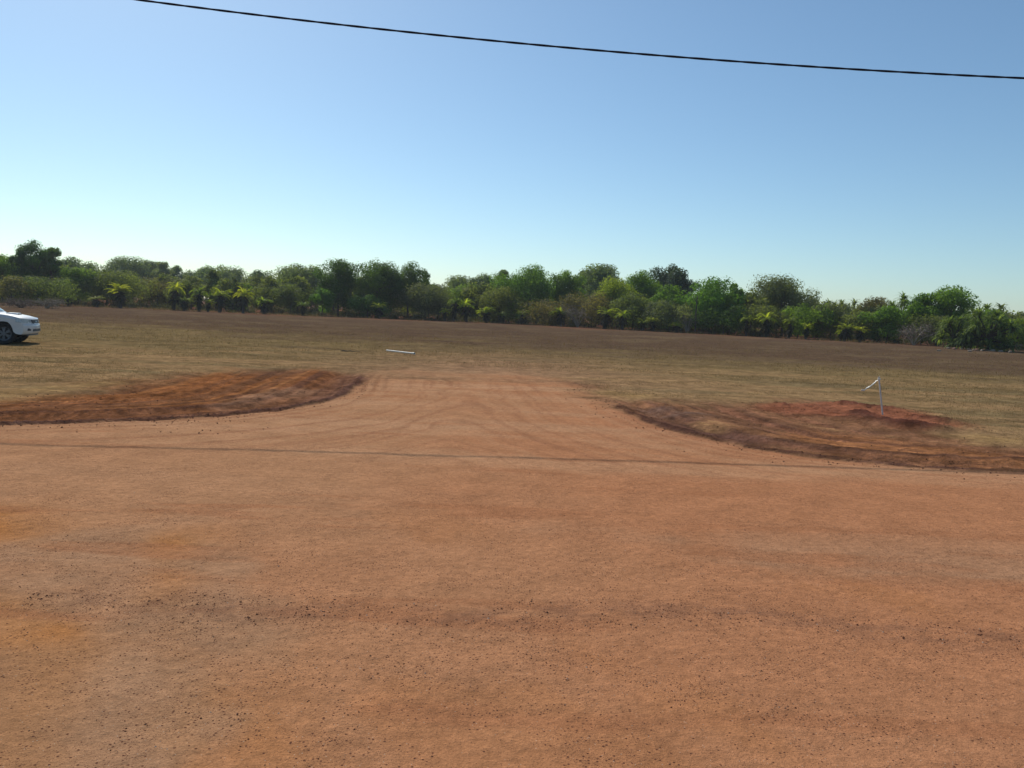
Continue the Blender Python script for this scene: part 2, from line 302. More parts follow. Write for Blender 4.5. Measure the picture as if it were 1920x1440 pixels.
def soil_mat():
    m, nt, p = new_mat('soil'); n, l = nt.nodes, nt.links
    at = n.new('ShaderNodeAttribute'); at.attribute_name = 'soil'
    gr = n.new('ShaderNodeAttribute'); gr.attribute_name = 'rough'
    ge = n.new('ShaderNodeNewGeometry')
    def noise(scale, det=6, rough=0.6):
        z = n.new('ShaderNodeTexNoise'); z.inputs['Scale'].default_value = scale; z.inputs['Detail'].default_value = det; z.inputs['Roughness'].default_value = rough
        l.new(ge.outputs['Position'], z.inputs['Vector']); return z
    def rng(src, a, b, lo, hi):
        r = n.new('ShaderNodeMapRange'); r.inputs['From Min'].default_value = a; r.inputs['From Max'].default_value = b
        r.inputs['To Min'].default_value = lo; r.inputs['To Max'].default_value = hi; l.new(src, r.inputs['Value']); return r
    def mul(a, b):
        x = n.new('ShaderNodeMath'); x.operation = 'MULTIPLY'; l.new(a, x.inputs[0]); l.new(b, x.inputs[1]); return x.outputs[0]
    n1 = noise(2.2); n2 = noise(14.0); n3 = noise(75.0, 4, 0.7); n4 = noise(260.0, 3, 0.7)
    f = mul(mul(rng(n1.outputs['Fac'], .3, .7, .88, 1.12).outputs[0], rng(n2.outputs['Fac'], .3, .7, .84, 1.16).outputs[0]),
            mul(rng(n3.outputs['Fac'], .3, .7, .80, 1.18).outputs[0], rng(n4.outputs['Fac'], .3, .7, .84, 1.14).outputs[0]))
    n5 = noise(1.1, 7, 0.72); n6 = noise(5.5, 5, 0.7)
    off = rng(gr.outputs['Fac'], .56, .74, 0, 1).outputs[0]
    cl = mul(rng(n5.outputs['Fac'], .36, .64, .78, 1.20).outputs[0], rng(n6.outputs['Fac'], .34, .66, .74, 1.22).outputs[0])
    lm = n.new('ShaderNodeMix'); l.new(off, lm.inputs[0]); lm.inputs[2].default_value = 1.0; l.new(cl, lm.inputs[3])
    f = mul(f, lm.outputs[0])
    mx = n.new('ShaderNodeMix'); mx.data_type = 'RGBA'; mx.blend_type = 'MULTIPLY'; mx.inputs['Factor'].default_value = 1
    l.new(at.outputs['Color'], mx.inputs['A']); l.new(f, mx.inputs['B'])
    # ironstone grit: sparse dark grains, a few pale quartz grains
    patch = noise(1.7, 5, 0.65); cur = mx.outputs['Result']
    for scale, lo, hi, colr in ((55, .965, .62, (0.120, 0.052, 0.033, 1)), (125, .90, .45, (0.165, 0.076, 0.046, 1))):
        vo = n.new('ShaderNodeTexVoronoi'); vo.inputs['Scale'].default_value = scale; l.new(ge.outputs['Position'], vo.inputs['Vector'])
        sep = n.new('ShaderNodeSeparateColor'); l.new(vo.outputs['Color'], sep.inputs['Color'])
        near = rng(vo.outputs['Distance'], .24, .38, 1, 0)
        thr = n.new('ShaderNodeMath'); thr.operation = 'GREATER_THAN'; l.new(sep.outputs['Red'], thr.inputs[0])
        l.new(rng(patch.outputs['Fac'], .42, .64, lo, hi).outputs[0], thr.inputs[1])
        dk = n.new('ShaderNodeMix'); dk.data_type = 'RGBA'; l.new(mul(near.outputs[0], thr.outputs[0]), dk.inputs['Factor'])
        l.new(cur, dk.inputs['A']); dk.inputs['B'].default_value = colr; cur = dk.outputs['Result']
    thr2 = n.new('ShaderNodeMath'); thr2.operation = 'GREATER_THAN'; l.new(sep.outputs['Green'], thr2.inputs[0]); thr2.inputs[1].default_value = 0.985
    pl = n.new('ShaderNodeMix'); pl.data_type = 'RGBA'; l.new(mul(near.outputs[0], thr2.outputs[0]), pl.inputs['Factor'])
    l.new(cur, pl.inputs['A']); pl.inputs['B'].default_value = (0.50, 0.38, 0.28, 1)
    l.new(pl.outputs['Result'], p.inputs['Base Color'])
    p.inputs['Roughness'].default_value = 1.0; p.inputs['Specular IOR Level'].default_value = 0.0
    ad = n.new('ShaderNodeMath'); ad.operation = 'ADD'; l.new(n3.outputs['Fac'], ad.inputs[0]); l.new(rng(n2.outputs['Fac'], 0, 1, 0, 2.5).outputs[0], ad.inputs[1])
    b = n.new('ShaderNodeBump'); b.inputs['Distance'].default_value = 0.013
    l.new(gr.outputs['Fac'], b.inputs['Strength']); l.new(ad.outputs[0], b.inputs['Height']); l.new(b.outputs['Normal'], p.inputs['Normal'])
    return m
SOIL = soil_mat()

# ------------------------------------------------------------------ ground: one height field, cut into road, graded verges and field
ROAD_POLY = EDGE_L + [(-3.4, 24.6), (-1.2, 25.4), (0.6, 25.0)] + EDGE_R + [(60, -80), (-60, -80)]
VERGE_L = DIST_L + [(x+1.2, y-1.6) for x, y in EDGE_L[::-1]]        # run a little under the road, which is laid over them
VERGE_R = DIST_R + [(x-1.2, y-1.6) for x, y in EDGE_R[::-1]]

def ground_fields(x, y):
    """height, soil colour and zone at world points"""
    wx = (fbm(x*0.9, y*0.9, 5)-.5)*0.35; wy = (fbm(x*0.9, y*0.9, 9)-.5)*0.35
    X, Y = x+wx, y+wy
    near = (np.abs(x) < 62) & (y > -20) & (y < 32)
    def S(poly, w):
        v = np.zeros(x.shape); v[near] = sstep(-w, w, sdf(X[near], Y[near], poly)); return v
    dL = np.full(x.shape, 50.); dR = np.full(x.shape, 50.); dRoad = np.full(x.shape, -50.)
    dL[near] = seg_dist(x[near]+wx[near]*.25, y[near]+wy[near]*.25, EDGE_L); dR[near] = seg_dist(x[near]+wx[near]*.25, y[near]+wy[near]*.25, EDGE_R)
    dRoad[near] = sdf(x[near]+wx[near]*.25, y[near]+wy[near]*.25, ROAD_POLY)
    dRoad[(y < -15)] = 5.0
    far_end = sstep(19.0, 27.0, y+(fbm(x*.5, y*.6, 31)-.5)*9)
    soft = .05+.75*sstep(15.2, 18.5, y)*(x > -1)+.35*sstep(19.5, 22, y)*(x < -1)
    road = np.clip((dRoad+(fbm(x*1.8, y*1.8, 33, 4)-.5)*(.16+soft*1.6)+soft)/(2*soft), 0, 1); road = road*road*(3-2*road)*(1-far_end); road_geo = dRoad > 0
    rag = (fbm(x*.7, y*.7, 35, 5)-.5)*2.4
    def SV(poly):
        v = np.zeros(x.shape); v[near] = sstep(-.9, .9, sdf(X[near], Y[near], poly)+rag[near]); return v
    vL, vR = SV(VERGE_L)*(1-road), SV(VERGE_R)*(1-road)
    out = np.clip(-dRoad, 0, 60)
    # ---- colours (linear albedo of the soils themselves)
    def col(c): return np.array(c)[None, :]*np.ones((x.size, 1))
    def mix(a, b, t): t = np.clip(t, 0, 1).ravel()[:, None]; return a*(1-t)+b*t
    streak = fbm(x*.22+3, y*1.1, 41, 5); big = fbm(x*.12, y*.12, 43, 4); mid = fbm(x*.5, y*1.3, 47, 4); fine = fbm(x*1.6, y*3.0, 48, 4)
    yb = 41-.30*np.clip(x, -40, 40)
    t_far = sstep(-9, 7, y-yb+(streak-.5)*26+(big-.5)*12)
    t_ol = sstep(17, 33, y+(streak-.5)*24+(mid-.5)*8)
    c = col((.320, .200, .095))                                            # straw and bare earth
    c = mix(c, col((.210, .148, .066)), t_ol)                              # olive stubble
    c = mix(c, col((.225, .160, .078)), sstep(.56, .70, streak)*.75)
    c = mix(c, col((.105, .075, .036)), sstep(.58, .74, mid)*.45)
    fc = mix(col((.118, .076, .046)), col((.155, .106, .060)), sstep(.5, .72, streak))
    fc = mix(fc, col((.092, .060, .042)), sstep(.55, .75, mid)*.5)
    c = mix(c, fc, t_far)
    c = mix(c, col((.30, .19, .095)), sstep(.62, .78, fine)*.35*(1-t_far))
    trackway = np.exp(-((x+.8)/5.0)**2)*sstep(18, 23, y)*(1-sstep(27, 40, y+(streak-.5)*14))
    c = mix(c, col((.330, .190, .105)), trackway*.9*sstep(.25, .55, streak+.1))
    redb = sstep(95, 130, y+(big-.5)*30-np.abs(np.minimum(x, 0))*0.02 + np.clip(x, 0, 60)*.45)
    c = mix(c, col((.200, .090, .050)), redb)                              # bare red ground under the trees
    # verges
    sL = fbm(out*2.6+.4*mid, x*.25, 61, 5); sR = fbm(out*2.6+.4*mid, x*.25, 67, 5)
    cl = mix(col((.190, .082, .034)), col((.130, .064, .034)), sstep(.42, .66, sL))
    cl = mix(cl, col((.250, .120, .050)), sstep(.60, .74, fbm(out*4, x*.18, 71, 4))*.6)
    cl = mix(cl, col((.160, .105, .055)), sstep(3.2, 7.5, out+(mid-.5)*3)*.85)
    cl = mix(cl, col((.120, .066, .046)), sstep(1.15, .45, out+(sL-.5)*.9))  # purple-grey turned subsoil next to the road
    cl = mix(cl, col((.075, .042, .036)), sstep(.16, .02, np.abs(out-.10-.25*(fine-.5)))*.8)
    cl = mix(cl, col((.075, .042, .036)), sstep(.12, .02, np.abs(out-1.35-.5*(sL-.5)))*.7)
    cl = mix(cl, col((.200, .122, .082)), S(GREY_L, .3)*.75)
    cl = mix(cl, col((.120, .066, .040)), S(DARK_L, .5)*.8)
    cr_ = mix(col((.160, .082, .044)), col((.115, .060, .036)), sstep(.45, .66, sR))
    cr_ = mix(cr_, col((.235, .105, .045)), S(ORANGE_R, .5)*.9)
    cr_ = mix(cr_, col((.205, .095, .055)), sstep(.62, .75, fbm(out*5, x*.2, 73, 4))*.7)
    cr_ = mix(cr_, col((.125, .078, .058)), S(GREY_R, .3)*(.4+.6*sstep(.4, .6, fine)))
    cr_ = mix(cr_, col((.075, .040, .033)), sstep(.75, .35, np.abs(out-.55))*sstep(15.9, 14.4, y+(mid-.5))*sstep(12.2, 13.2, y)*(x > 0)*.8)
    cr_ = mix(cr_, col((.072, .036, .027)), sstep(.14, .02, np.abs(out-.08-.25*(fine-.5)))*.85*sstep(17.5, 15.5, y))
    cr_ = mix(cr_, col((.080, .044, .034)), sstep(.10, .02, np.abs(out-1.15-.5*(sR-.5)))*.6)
    mound = S(MOUND_R, .35)
    rid = fbm(x*1.1+2*mid, y*.9+x*.5, 81, 4)
    cr_ = mix(cr_, mix(col((.190, .075, .042)), col((.085, .034, .024)), sstep(.48, .62, rid)), mound)
    pale = np.clip(S(PALE_R, .2)+S(PALE_R2, .25)+S(PALE_R3, .35), 0, 1)
    cr_ = mix(cr_, col((.255, .150, .070)), pale*.8*sstep(.40, .66, fbm(x*.9, y*2.6, 331, 4)))
    grit = fbm(x*2.6, y*2.2, 311, 5)
    ridge = np.zeros(x.shape)                                              # wheel ridges left by the grader, following the road edge
    for o_, s_ in ((.45, .05), (.78, .06), (1.25, .05), (1.9, .07), (2.7, .07)):
        ridge = np.maximum(ridge, np.exp(-((out-o_-.5*(fbm(x*.3+o_, y*.3, 361, 3)-.5))/s_)**2)*sstep(.36, .58, fbm(x*.8+o_*7, y*.8, 363, 4)))
    for q, k_ in ((cl, (.062, .034, .026)), (cr_, (.056, .030, .022))):
        w_ = (ridge*.8).ravel()[:, None]; q *= 1-w_; q += w_*np.array([k_])
    rut = fbm(out*7.5+.6*mid, (x-y)*.35, 351, 4)
    for q, k_ in ((cl, (.105, .052, .034)), (cr_, (.090, .046, .032))):
        w_ = (sstep(.57, .68, rut)*.42).ravel()[:, None]; q *= 1-w_; q += w_*np.array([k_])
    cl *= np.array([[1.30, 1.15, 1.0]]); cr_ *= np.array([[1.06, 1.0, .95]])
    for q, k_ in ((cl, 1.12), (cr_, 1.36)): q *= (k_*(.90+.45*sstep(.28, .72, grit))).ravel()[:, None]
    c = mix(c, cl, vL); c = mix(c, cr_, np.clip(vR, 0, 1))
    c = mix(c, col((.340, .210, .090)), np.clip(S(PALE_L, .4)+S(PALE_R2, .3)*(1-vR)+S(PALE_R3, .4)*(1-vR), 0, 1)*(1-road)*(.4+.6*sstep(.3, .6, fine)))
    # road
    rb = fbm(x*.35, y*.35, 91, 4); rs = fbm(x*.18, y*.9, 93, 5); pt = fbm(x*.75+.35*y, y*.55, 97, 5)
    c2 = mix(col((.345, .190, .112)), col((.345, .165, .092)), sstep(-4, 3.0, x+(rb-.5)*6))
    c2 = mix(c2, col((.385, .225, .140)), sstep(.45, .7, rs)*sstep(7.0, 11, y)*.8)
    od = np.minimum(seg_dist(x, y, [(-4.4, 6.4), (-3.6, 5.6), (-2.9, 4.8), (-2.4, 4.1), (-1.95, 3.3), (-1.7, 2.6)]), seg_dist(x, y, [(-2.6, 6.0), (-2.3, 5.1), (-1.9, 4.2), (-1.45, 3.5), (-1.1, 2.7)])+.08)
    c2 = mix(c2, col((.350, .148, .048)), np.exp(-(od/.46)**2)*sstep(.24, .50, pt))
    c2 = mix(c2, col((.330, .150, .070)), sstep(.60, .74, pt)*sstep(8.5, 6.0, y)*.4)
    c2 = mix(c2, col((.290, .185, .125)), sstep(.54, .70, fbm(x*.5, y*.6, 99, 4)+.06*sstep(0, -3, x))*sstep(8, 6, y)*.55)
    c2 = mix(c2, col((.290, .130, .070)), sstep(.64, .76, fbm(x*.4, y*2.2, 101, 5))*.5)
    c2 = mix(c2, col((.315, .155, .095)), sstep(1.0, 3.4, x)*sstep(10.5, 15, y)*.7)
    band = np.exp(-((y-4.9-.12*np.sin(x*1.3)-.25*(fbm(x*1.2, y*0, 103)-.5))/.17)**2)*sstep(.25, .50, fbm(x*1.3, y*.4, 105))
    bg_ = sstep(.40, .62, fbm(x*7, y*11, 341, 3)); c2 = mix(c2, col((.150, .082, .060)), np.clip(band*1.1, 0, 1)*(.05+.36*bg_))
    trk = np.zeros(x.shape); tz = np.zeros(x.shape)
    for k, tline in enumerate(TRACKS):
        d = np.full(x.shape, 9.); d[near] = seg_dist(x[near], y[near], tline)
        for off in (0.0, .24):
            if k in (4, 5, 6) and off > .3: continue
            g = np.exp(-((d-off-.06*(fine-.5))/.07)**2)*sstep(.38, .66, fbm(x*1.1, y*.7, 301+k)); s = .8 if k in (4, 5, 6) else .10
            trk = np.maximum(trk, g*s); tz -= g*.012*s
    c2 = mix(c2, col((.225, .112, .066)), trk)
    fx = sstep(-2.2, .4, x+(mid-.5)); qd = dL*(1-fx)+dR*fx                      # wheel lines sweeping round into the driveway
    fan = fbm(qd*9.0+.9*(fine-.5), (x*.5+y)*.10, 321, 5); gate = sstep(8.6, 10.8, y)*sstep(6.5, 2.5, np.minimum(dL, dR))
    c2 = mix(c2, col((.245, .120, .074)), sstep(.53, .66, fan)*gate*.42)
    c2 = mix(c2, col((.375, .225, .140)), sstep(.45, .32, fan)*gate*.30)
    c2 = c2*np.array([[1.28, 1.19, 1.03]])
    c = mix(c, c2, road)
    c = mix(c, col((.150, .072, .045)), trk*(1-road)*.5*(y < 26))
    # fading of the road into the grass at the head of the driveway keeps the road colour patchy
    # ---- height
    z = (fbm(x*.06, y*.06, 111, 3)-.5)*.10*sstep(12, 40, np.abs(y)) + (fbm(x*.9, y*.9, 113, 4)-.5)*.020 + (fbm(x*5, y*5, 117, 3)-.5)*.012 + (fbm(x*17, y*17, 118, 2)-.5)*.003*(y < 9)*(y > 0)
    z = z + (fine-.5)*.05*(1-road)*sstep(11, 16, y)
    vv = np.clip(vL+vR, 0, 1)
    rg = fbm(x*3.2, y*3.2, 119, 4)
    z = z + vv*(.050*np.exp(-((out-.14)/.11)**2)*(.4+1.1*rg) + .05*np.exp(-((out-1.2)/.22)**2)*(.3+1.2*rg) - .07*np.exp(-((out-.75)/.4)**2)
                - .06*sstep(1.3, 2.5, out)*sstep(6, 3.5, out) + (fbm(out*3, x*.5, 121, 3)-.5)*.06*sstep(.3, 1., out) + (fbm(x*7, y*7, 123, 3)-.5)*.035 - .025*sstep(.57, .68, fbm(out*7.5+.6*mid, (x-y)*.35, 351, 4)))
    z = z + mound*(.03+.10*sstep(.42, .68, rid)*(.5+.8*rg))
    z = z + band*.012*(rg-.2) + tz
    rough = np.clip(.55*road+(1-road)*(.75+.2*vv), 0, .98)
    zone = np.where(road_geo, 0, np.where(vL > .5, 1, np.where(vR > .5, 2, 3)))
    return z, np.clip(c, 0.005, 1), rough, zone

def build_ground():
    ys = [-80., -45, -25, -14, -8, -4, -1.5, 0., 1.0, 1.7]
    y = 2.2
    while y < 34: ys.append(y); y += min(max(.022, y*y/1520*.75), .30)
    while y < 1500: ys.append(y); y *= 1.045 if y < 200 else 1.12
    ys = np.array(ys + [1550.])
    u = np.linspace(-.82, .82, 600)
    ext = .82*1.45**np.arange(1, 18)
    u = np.concatenate([-ext[::-1], u, ext])
    s = np.maximum(ys, 2.0)+.8
    X = np.clip(s[:, None]*u[None, :], -1500-np.arange(len(u))[None, ::-1]*.01, 1500+np.arange(len(u))[None, :]*.01); Y = np.repeat(ys[:, None], len(u), 1)
    z, c, rough, zone = ground_fields(X, Y)
    nr, nc = X.shape
    V = np.stack([X, Y, z], -1).reshape(-1, 3)
    idx = np.arange(nr*nc).reshape(nr, nc)
    F = np.stack([idx[:-1, :-1], idx[:-1, 1:], idx[1:, 1:], idx[1:, :-1]], -1).reshape(-1, 4)
    gx = np.gradient(z, axis=1)/np.gradient(X, axis=1); gy = np.gradient(z, axis=0)/np.gradient(Y, axis=0)
    N = np.stack([-gx, -gy, np.ones_like(gx)], -1).reshape(-1, 3); N /= np.linalg.norm(N, axis=1)[:, None]
    zf = zone.reshape(-1)[F]; fz = np.sort(zf, 1)[:, 1]
    col = np.concatenate([c.reshape(-1, 3), np.ones((nr*nc, 1))], 1)
    names = ['dirt_road', 'graded_verge', 'graded_verge', 'field']
    for k, nm in enumerate(names):
        f = F[fz == k]; used = np.unique(f); remap = np.full(nr*nc, -1, np.int64); remap[used] = np.arange(len(used))
        me = mesh_np(nm, V[used], remap[f], True, {'soil': col[used], 'rough': rough.reshape(-1)[used]})
        me.normals_split_custom_set_from_vertices(N[used].tolist())
        put(link(nm, me, SOIL), kind='structure')
build_ground()
def gz(x, y):
    x = np.atleast_1d(np.asarray(x, float)); y = np.atleast_1d(np.asarray(y, float)); return ground_fields(x, y)[0]

# ------------------------------------------------------------------ plants
def tube_np(pts, rad, n=6):
    pts = np.asarray(pts, float); m = len(pts); rad = np.broadcast_to(np.asarray(rad, float), (m,))
    t = np.gradient(pts, axis=0); t /= np.linalg.norm(t, axis=1)[:, None]+1e-9
    ref = np.where(np.abs(t[:, 2:3]) > .9, np.array([[1., 0, 0]]), np.array([[0, 0, 1.]]))
    a = np.cross(t, ref); a /= np.linalg.norm(a, axis=1)[:, None]; b = np.cross(t, a)
    an = np.linspace(0, 2*np.pi, n, endpoint=False)
    V = pts[:, None, :] + rad[:, None, None]*(np.cos(an)[None, :, None]*a[:, None, :]+np.sin(an)[None, :, None]*b[:, None, :])
    i = np.arange(m*n).reshape(m, n); j = np.roll(i, -1, 1)
    F = np.stack([i[:-1], j[:-1], j[1:], i[1:]], -1).reshape(-1, 4)
    return V.reshape(-1, 3), F
def cat_np(parts):
    Vs, Fs, o = [], [], 0
    for v, f in parts: Vs.append(v); Fs.append(f+o); o += len(v)
    return np.concatenate(Vs), np.concatenate(Fs)
def leaves_np(P, Nrm, size, rng, aspect=.55):
    """one leaf spray, a bent pointed blade, per point"""
    n = len(P)
    r = rng.normal(size=(n, 3)); a = np.cross(Nrm, r); a /= np.linalg.norm(a, axis=1)[:, None]+1e-9; b = np.cross(Nrm, a)
    L = (size*rng.uniform(.55, 1.35, n))[:, None]; W = L*aspect*rng.uniform(.8, 1.4, (n, 1))
    V = np.stack([P-a*L*.5+b*W*.5, P-a*L*.35-b*W*.5, P+a*L*.6], 1).reshape(-1, 3)
    return V, np.arange(3*n).reshape(n, 3)
def crown_np(h, w, cb, rng, leaf, dens, flat=.85, sparse=0.0):
    zc, rz, rx = h*(cb+1)/2, h*(1-cb)/2, w/2
    nc = int(np.clip(14+w*h*.55, 16, 52))
    d = rng.normal(size=(nc, 3)); d[:, 2] = np.abs(d[:, 2])*rng.choice([1, 1, -1], nc); d /= np.linalg.norm(d, axis=1)[:, None]
    rr = rng.uniform(.30, .92, nc)[:, None]
    cr = rx*rng.uniform(.21, .42, nc)
    C = d*rr*np.array([rx, rx, rz]) + np.array([0, 0, zc])
    C[0] = (rng.uniform(-.2, .2)*rx, 0, h-cr[0]*flat)
    for q in range(1, 4): C[q] = C[0]*np.array([1, 1, 1-.13*q])+np.array([rng.uniform(-.28, .28)*rx*q*.7, rng.uniform(-.28, .28)*rx*q*.7, 0]); cr[q] = max(cr[q], .26*rx)
    C[:, 2] = np.minimum(C[:, 2], h-cr*flat)
    # a lobe standing off by itself is drawn back until it touches the nearest other lobe
    for q in range(nc):
        dq = np.linalg.norm(C-C[q], axis=1); dq[q] = 1e9; gap = dq-cr-cr[q]*.55; n_ = int(np.argmin(gap))
        if gap[n_] > 0: C[q] += (C[n_]-C[q])*min(.9, (gap[n_]+.1)/dq[n_])
    k = rng.choice(nc, size=int(dens*w*h*(1-cb)), p=cr**2/np.sum(cr**2))
    dd = rng.normal(size=(len(k), 3)); dd /= np.linalg.norm(dd, axis=1)[:, None]
    rad = cr[k]*rng.uniform(0, 1, len(k))**.33*rng.uniform(.88, 1.10, len(k))
    P = C[k]+dd*rad[:, None]*np.array([1, 1, flat])
    P[:, 2] = np.clip(P[:, 2], .12*h*rng.uniform(.2, 1, len(k)), h*1.02)
    Nrm = dd*1.0+np.array([0, 0, .30])+rng.normal(size=(len(k), 3))*.42; Nrm /= np.linalg.norm(Nrm, axis=1)[:, None]
    V, F = leaves_np(P, Nrm, leaf, rng)
    ct = rng.uniform(0, 1, nc)
    tint = np.clip(.68*ct[k]+.32*rng.uniform(0, 1, len(k)), 0, 1)
    return V, F, np.repeat(tint, 3), C, cr
def wood_np(h, C, cr, rng, r0, top=.7, limbs=9):
    pts = [np.array([0, 0, -.15])]; q = np.array([0., 0, 0])
    nseg = 6
    for i in range(1, nseg+1):
        q = np.array([rng.normal()*.035*h*i/nseg, rng.normal()*.035*h*i/nseg, h*top*i/nseg]); pts.append(q)
    parts = [tube_np(pts, np.linspace(r0, r0*.35, nseg+1), 7)]
    for i in np.argsort(-cr)[:limbs]:
        f = rng.uniform(.3, .85); base = np.array(pts[1+int(f*(nseg-1))]); e = C[i]
        m = (base+e)/2+np.array([0, 0, .08*h])*rng.uniform(-.3, .8)
        parts.append(tube_np([base, base*.6+m*.4, m, m*.4+e*.6, e], r0*np.array([.5, .42, .34, .22, .1]), 5))
        for _ in range(2):
            e2 = e+np.clip(rng.normal(size=3), -1, 1)*cr[i]*.4
            parts.append(tube_np([m, (m+e2)/2+rng.normal(size=3)*.1, e2], r0*np.array([.22, .16, .05]), 4))
    return cat_np(parts)
def twig_shrub(h, w, rng):
    parts = []; tips = []
    for s in range(16):
        a = rng.uniform(0, 2*np.pi); sp_ = rng.uniform(.15, .5)*w
        e = np.array([math.cos(a)*sp_, math.sin(a)*sp_, h*rng.uniform(.6, 1.0)])
        m = e*np.array([.35, .35, .5]); parts.append(tube_np([(0, 0, -.1), m*.6, m, e], [.045, .035, .028, .008], 4))
        for q in range(7):
            f = rng.uniform(.3, 1); b = m*(1-f)+e*f; t = b+rng.normal(size=3)*np.array([.22, .22, .14])*w*.6; t[2] = np.clip(t[2], .1, h)
            parts.append(tube_np([b, (b+t)/2+rng.normal(size=3)*.05, t], [.018, .014, .005], 3)); tips += [t, (b+t)/2]
    return cat_np(parts), np.array(tips)

rng0 = np.random.default_rng(11)
for i, (kind, fol, x, y, h, w, cb, label) in enumerate(TREES):
    rng = np.random.default_rng(1000+i*7)
    nm = {'tree': 'tree', 'shrub': 'shrub_tree', 'twig': 'dry_shrub'}[kind]
    cat = {'tree': 'tree', 'shrub': 'tree', 'twig': 'shrub'}[kind]
    gnd = float(gz(x, y)[0])
    o = put(empty(nm, (x, y, gnd), rng.uniform(0, 6.28)), label, cat)
    if kind == 'twig':
        (tv, tf), tips = twig_shrub(h, w, rng)
        link('branches', mesh_np('branches', tv, tf, True), BARK_PALE if 'pale' in label or 'grey' in label else BARK, o)
        k = rng.integers(0, len(tips), int(260*w)); P = tips[k]+rng.normal(size=(len(k), 3))*.16; P[:, 2] = np.clip(P[:, 2], .05, None)
        N = rng.normal(size=(len(k), 3)); N /= np.linalg.norm(N, axis=1)[:, None]
        v, f = leaves_np(P, N, .13, rng, .5)
        link('crown', mesh_np('crown', v, f, False, {'tint': np.repeat(rng.uniform(0, 1, len(k)), 3)}), LEAF['twig'], o)
        continue
    w *= 1.25; cb *= .5
    leaf = .25 if y < 130 else .36
    dens = {'dark': 260, 'green': 250, 'bright': 230, 'olive': 210, 'grey': 170, 'grey2': 250, 'blue': 260, 'brown': 150}[fol]
    if kind == 'shrub': leaf = .25
    v, f, t, C, cr = crown_np(h, w, cb, rng, leaf, dens)
    link('crown', mesh_np('crown', v, f, False, {'tint': t}), LEAF[fol], o)
    tv, tf = wood_np(h, C, cr, rng, .035*h*.55 if kind == 'tree' else .09)
    link('trunk', mesh_np('trunk', tv, tf, True), BARK, o)

# one bare pale trunk standing in front of the trees
rng = np.random.default_rng(77)
o = put(empty('dead_tree', (23.1, 102.6, 0)), 'bare pale dead trunk standing upright before the bright dome-crowned tree', 'tree')
tp = [(0, 0, -.1), (.03, 0, 1.2), (-.03, 0, 2.6), (.02, 0, 3.9), (.0, 0, 4.9)]
parts = [tube_np(tp, [.10, .09, .08, .07, .05], 7), tube_np([(0, 0, 3.9), (-.35, .1, 4.5), (-.6, .1, 4.8)], [.05, .04, .02], 5), tube_np([(.0, 0, 4.3), (.3, 0, 4.75)], [.04, .02], 5)]
link('trunk', mesh_np('trunk', *cat_np(parts), True), BARK, o)

# palms: trunk, dark skirt of hanging dead fronds, feathery head
def frond_np(L, droop, az, el, rng, width=.42, pairs=9):
    """curved rib with leaflets on both sides"""
    s = np.linspace(0, 1, pairs+1); ang = el-droop*s**1.3
    dx = np.concatenate([[0], np.cumsum(np.cos(ang[:-1])*L/pairs)]); dz = np.concatenate([[0], np.cumsum(np.sin(ang[:-1])*L/pairs)])
    rad = np.array([math.cos(az), math.sin(az), 0]); side = np.array([-math.sin(az), math.cos(az), 0])
    P = dx[:, None]*rad+dz[:, None]*np.array([0, 0, 1.])
    V, F = [], []
    for k in range(1, pairs+1):
        wl_ = width*math.sin(math.pi*min(.98, .18+.8*s[k]))*rng.uniform(.8, 1.15)
        d = (P[k]-P[k-1]); 
        for sg in (-1, 1):
            tip = P[k]+sg*side*wl_+d*1.1+np.array([0, 0, -.22*wl_])
            b = len(V)*1; V += [P[k-1], P[k]+d*.15, tip, (P[k-1]+tip)/2+np.array([0, 0, .02])]; F.append([b, b+1, b+2, b+3])
    return np.array(V), np.array(F)
def make_palm_meshes(var):
    rng = np.random.default_rng(400+var)
    n = [30, 26, 32, 28][var]; parts = []; tint = []
    for k in range(n):
        v, f = frond_np(rng.uniform(.42, .62), rng.uniform(1.0, 2.0), k*2.399+rng.normal()*.2, rng.uniform(.35, 1.35), rng, .13)
        parts.append((v+np.array([0, 0, .70]), f)); tint += [rng.uniform(0, 1)]*len(v)
    hv, hf = cat_np(parts)
    parts = []; st = []
    for k in range(46):
        v, f = frond_np(rng.uniform(.22, .42), rng.uniform(.5, 1.0), rng.uniform(0, 6.28), rng.uniform(-1.1, .2), rng, .10, 6)
        parts.append((v+np.array([0, 0, rng.uniform(.30, .70)]), f)); st += [rng.uniform(0, 1)]*len(v)
    sv, sf = cat_np(parts); sv[:, 2] = np.maximum(sv[:, 2], .02)
    tv, tf = tube_np([(0, 0, -.05), (.01, 0, .25), (-.01, 0, .5), (0, 0, .72)], [.075, .06, .055, .05], 8)
    zmax = hv[:, 2].max(); wmax = np.percentile(np.hypot(hv[:, 0], hv[:, 1]), 92)*2
    g = LEAF['palmg'] if var >= 2 else LEAF['palm']
    out = []
    for nm, v, f, a, m in (('fronds', hv, hf, np.array(tint), g), ('skirt', sv, sf, np.array(st), LEAF['skirt']), ('trunk', tv, tf, None, BARK)):
        v = v.copy(); v[:, 2] /= zmax; v[:, :2] /= wmax
        me = mesh_np(nm, v, f, nm == 'trunk', {'tint': a} if a is not None else None); me.materials.append(m); out.append((nm, me))
    return out
PALM_MESH = [make_palm_meshes(v) for v in range(4)]
for i, (x, y, h, w, var, label) in enumerate(PALMS):
    o = put(empty('palm', (x, y, float(gz(x, y)[0])-.02), i*1.7), label, 'palm', 'palms along the foot of the tree line')
    pr_ = np.random.default_rng(900+i); o.rotation_euler = (pr_.uniform(-.13, .13), pr_.uniform(-.13, .13), i*1.7); w *= pr_.uniform(.7, 1.1); h *= pr_.uniform(.88, 1.06)
    for nm, me in PALM_MESH[var]:
        c = link(nm, me, None, o); c.scale = (w, w, h)

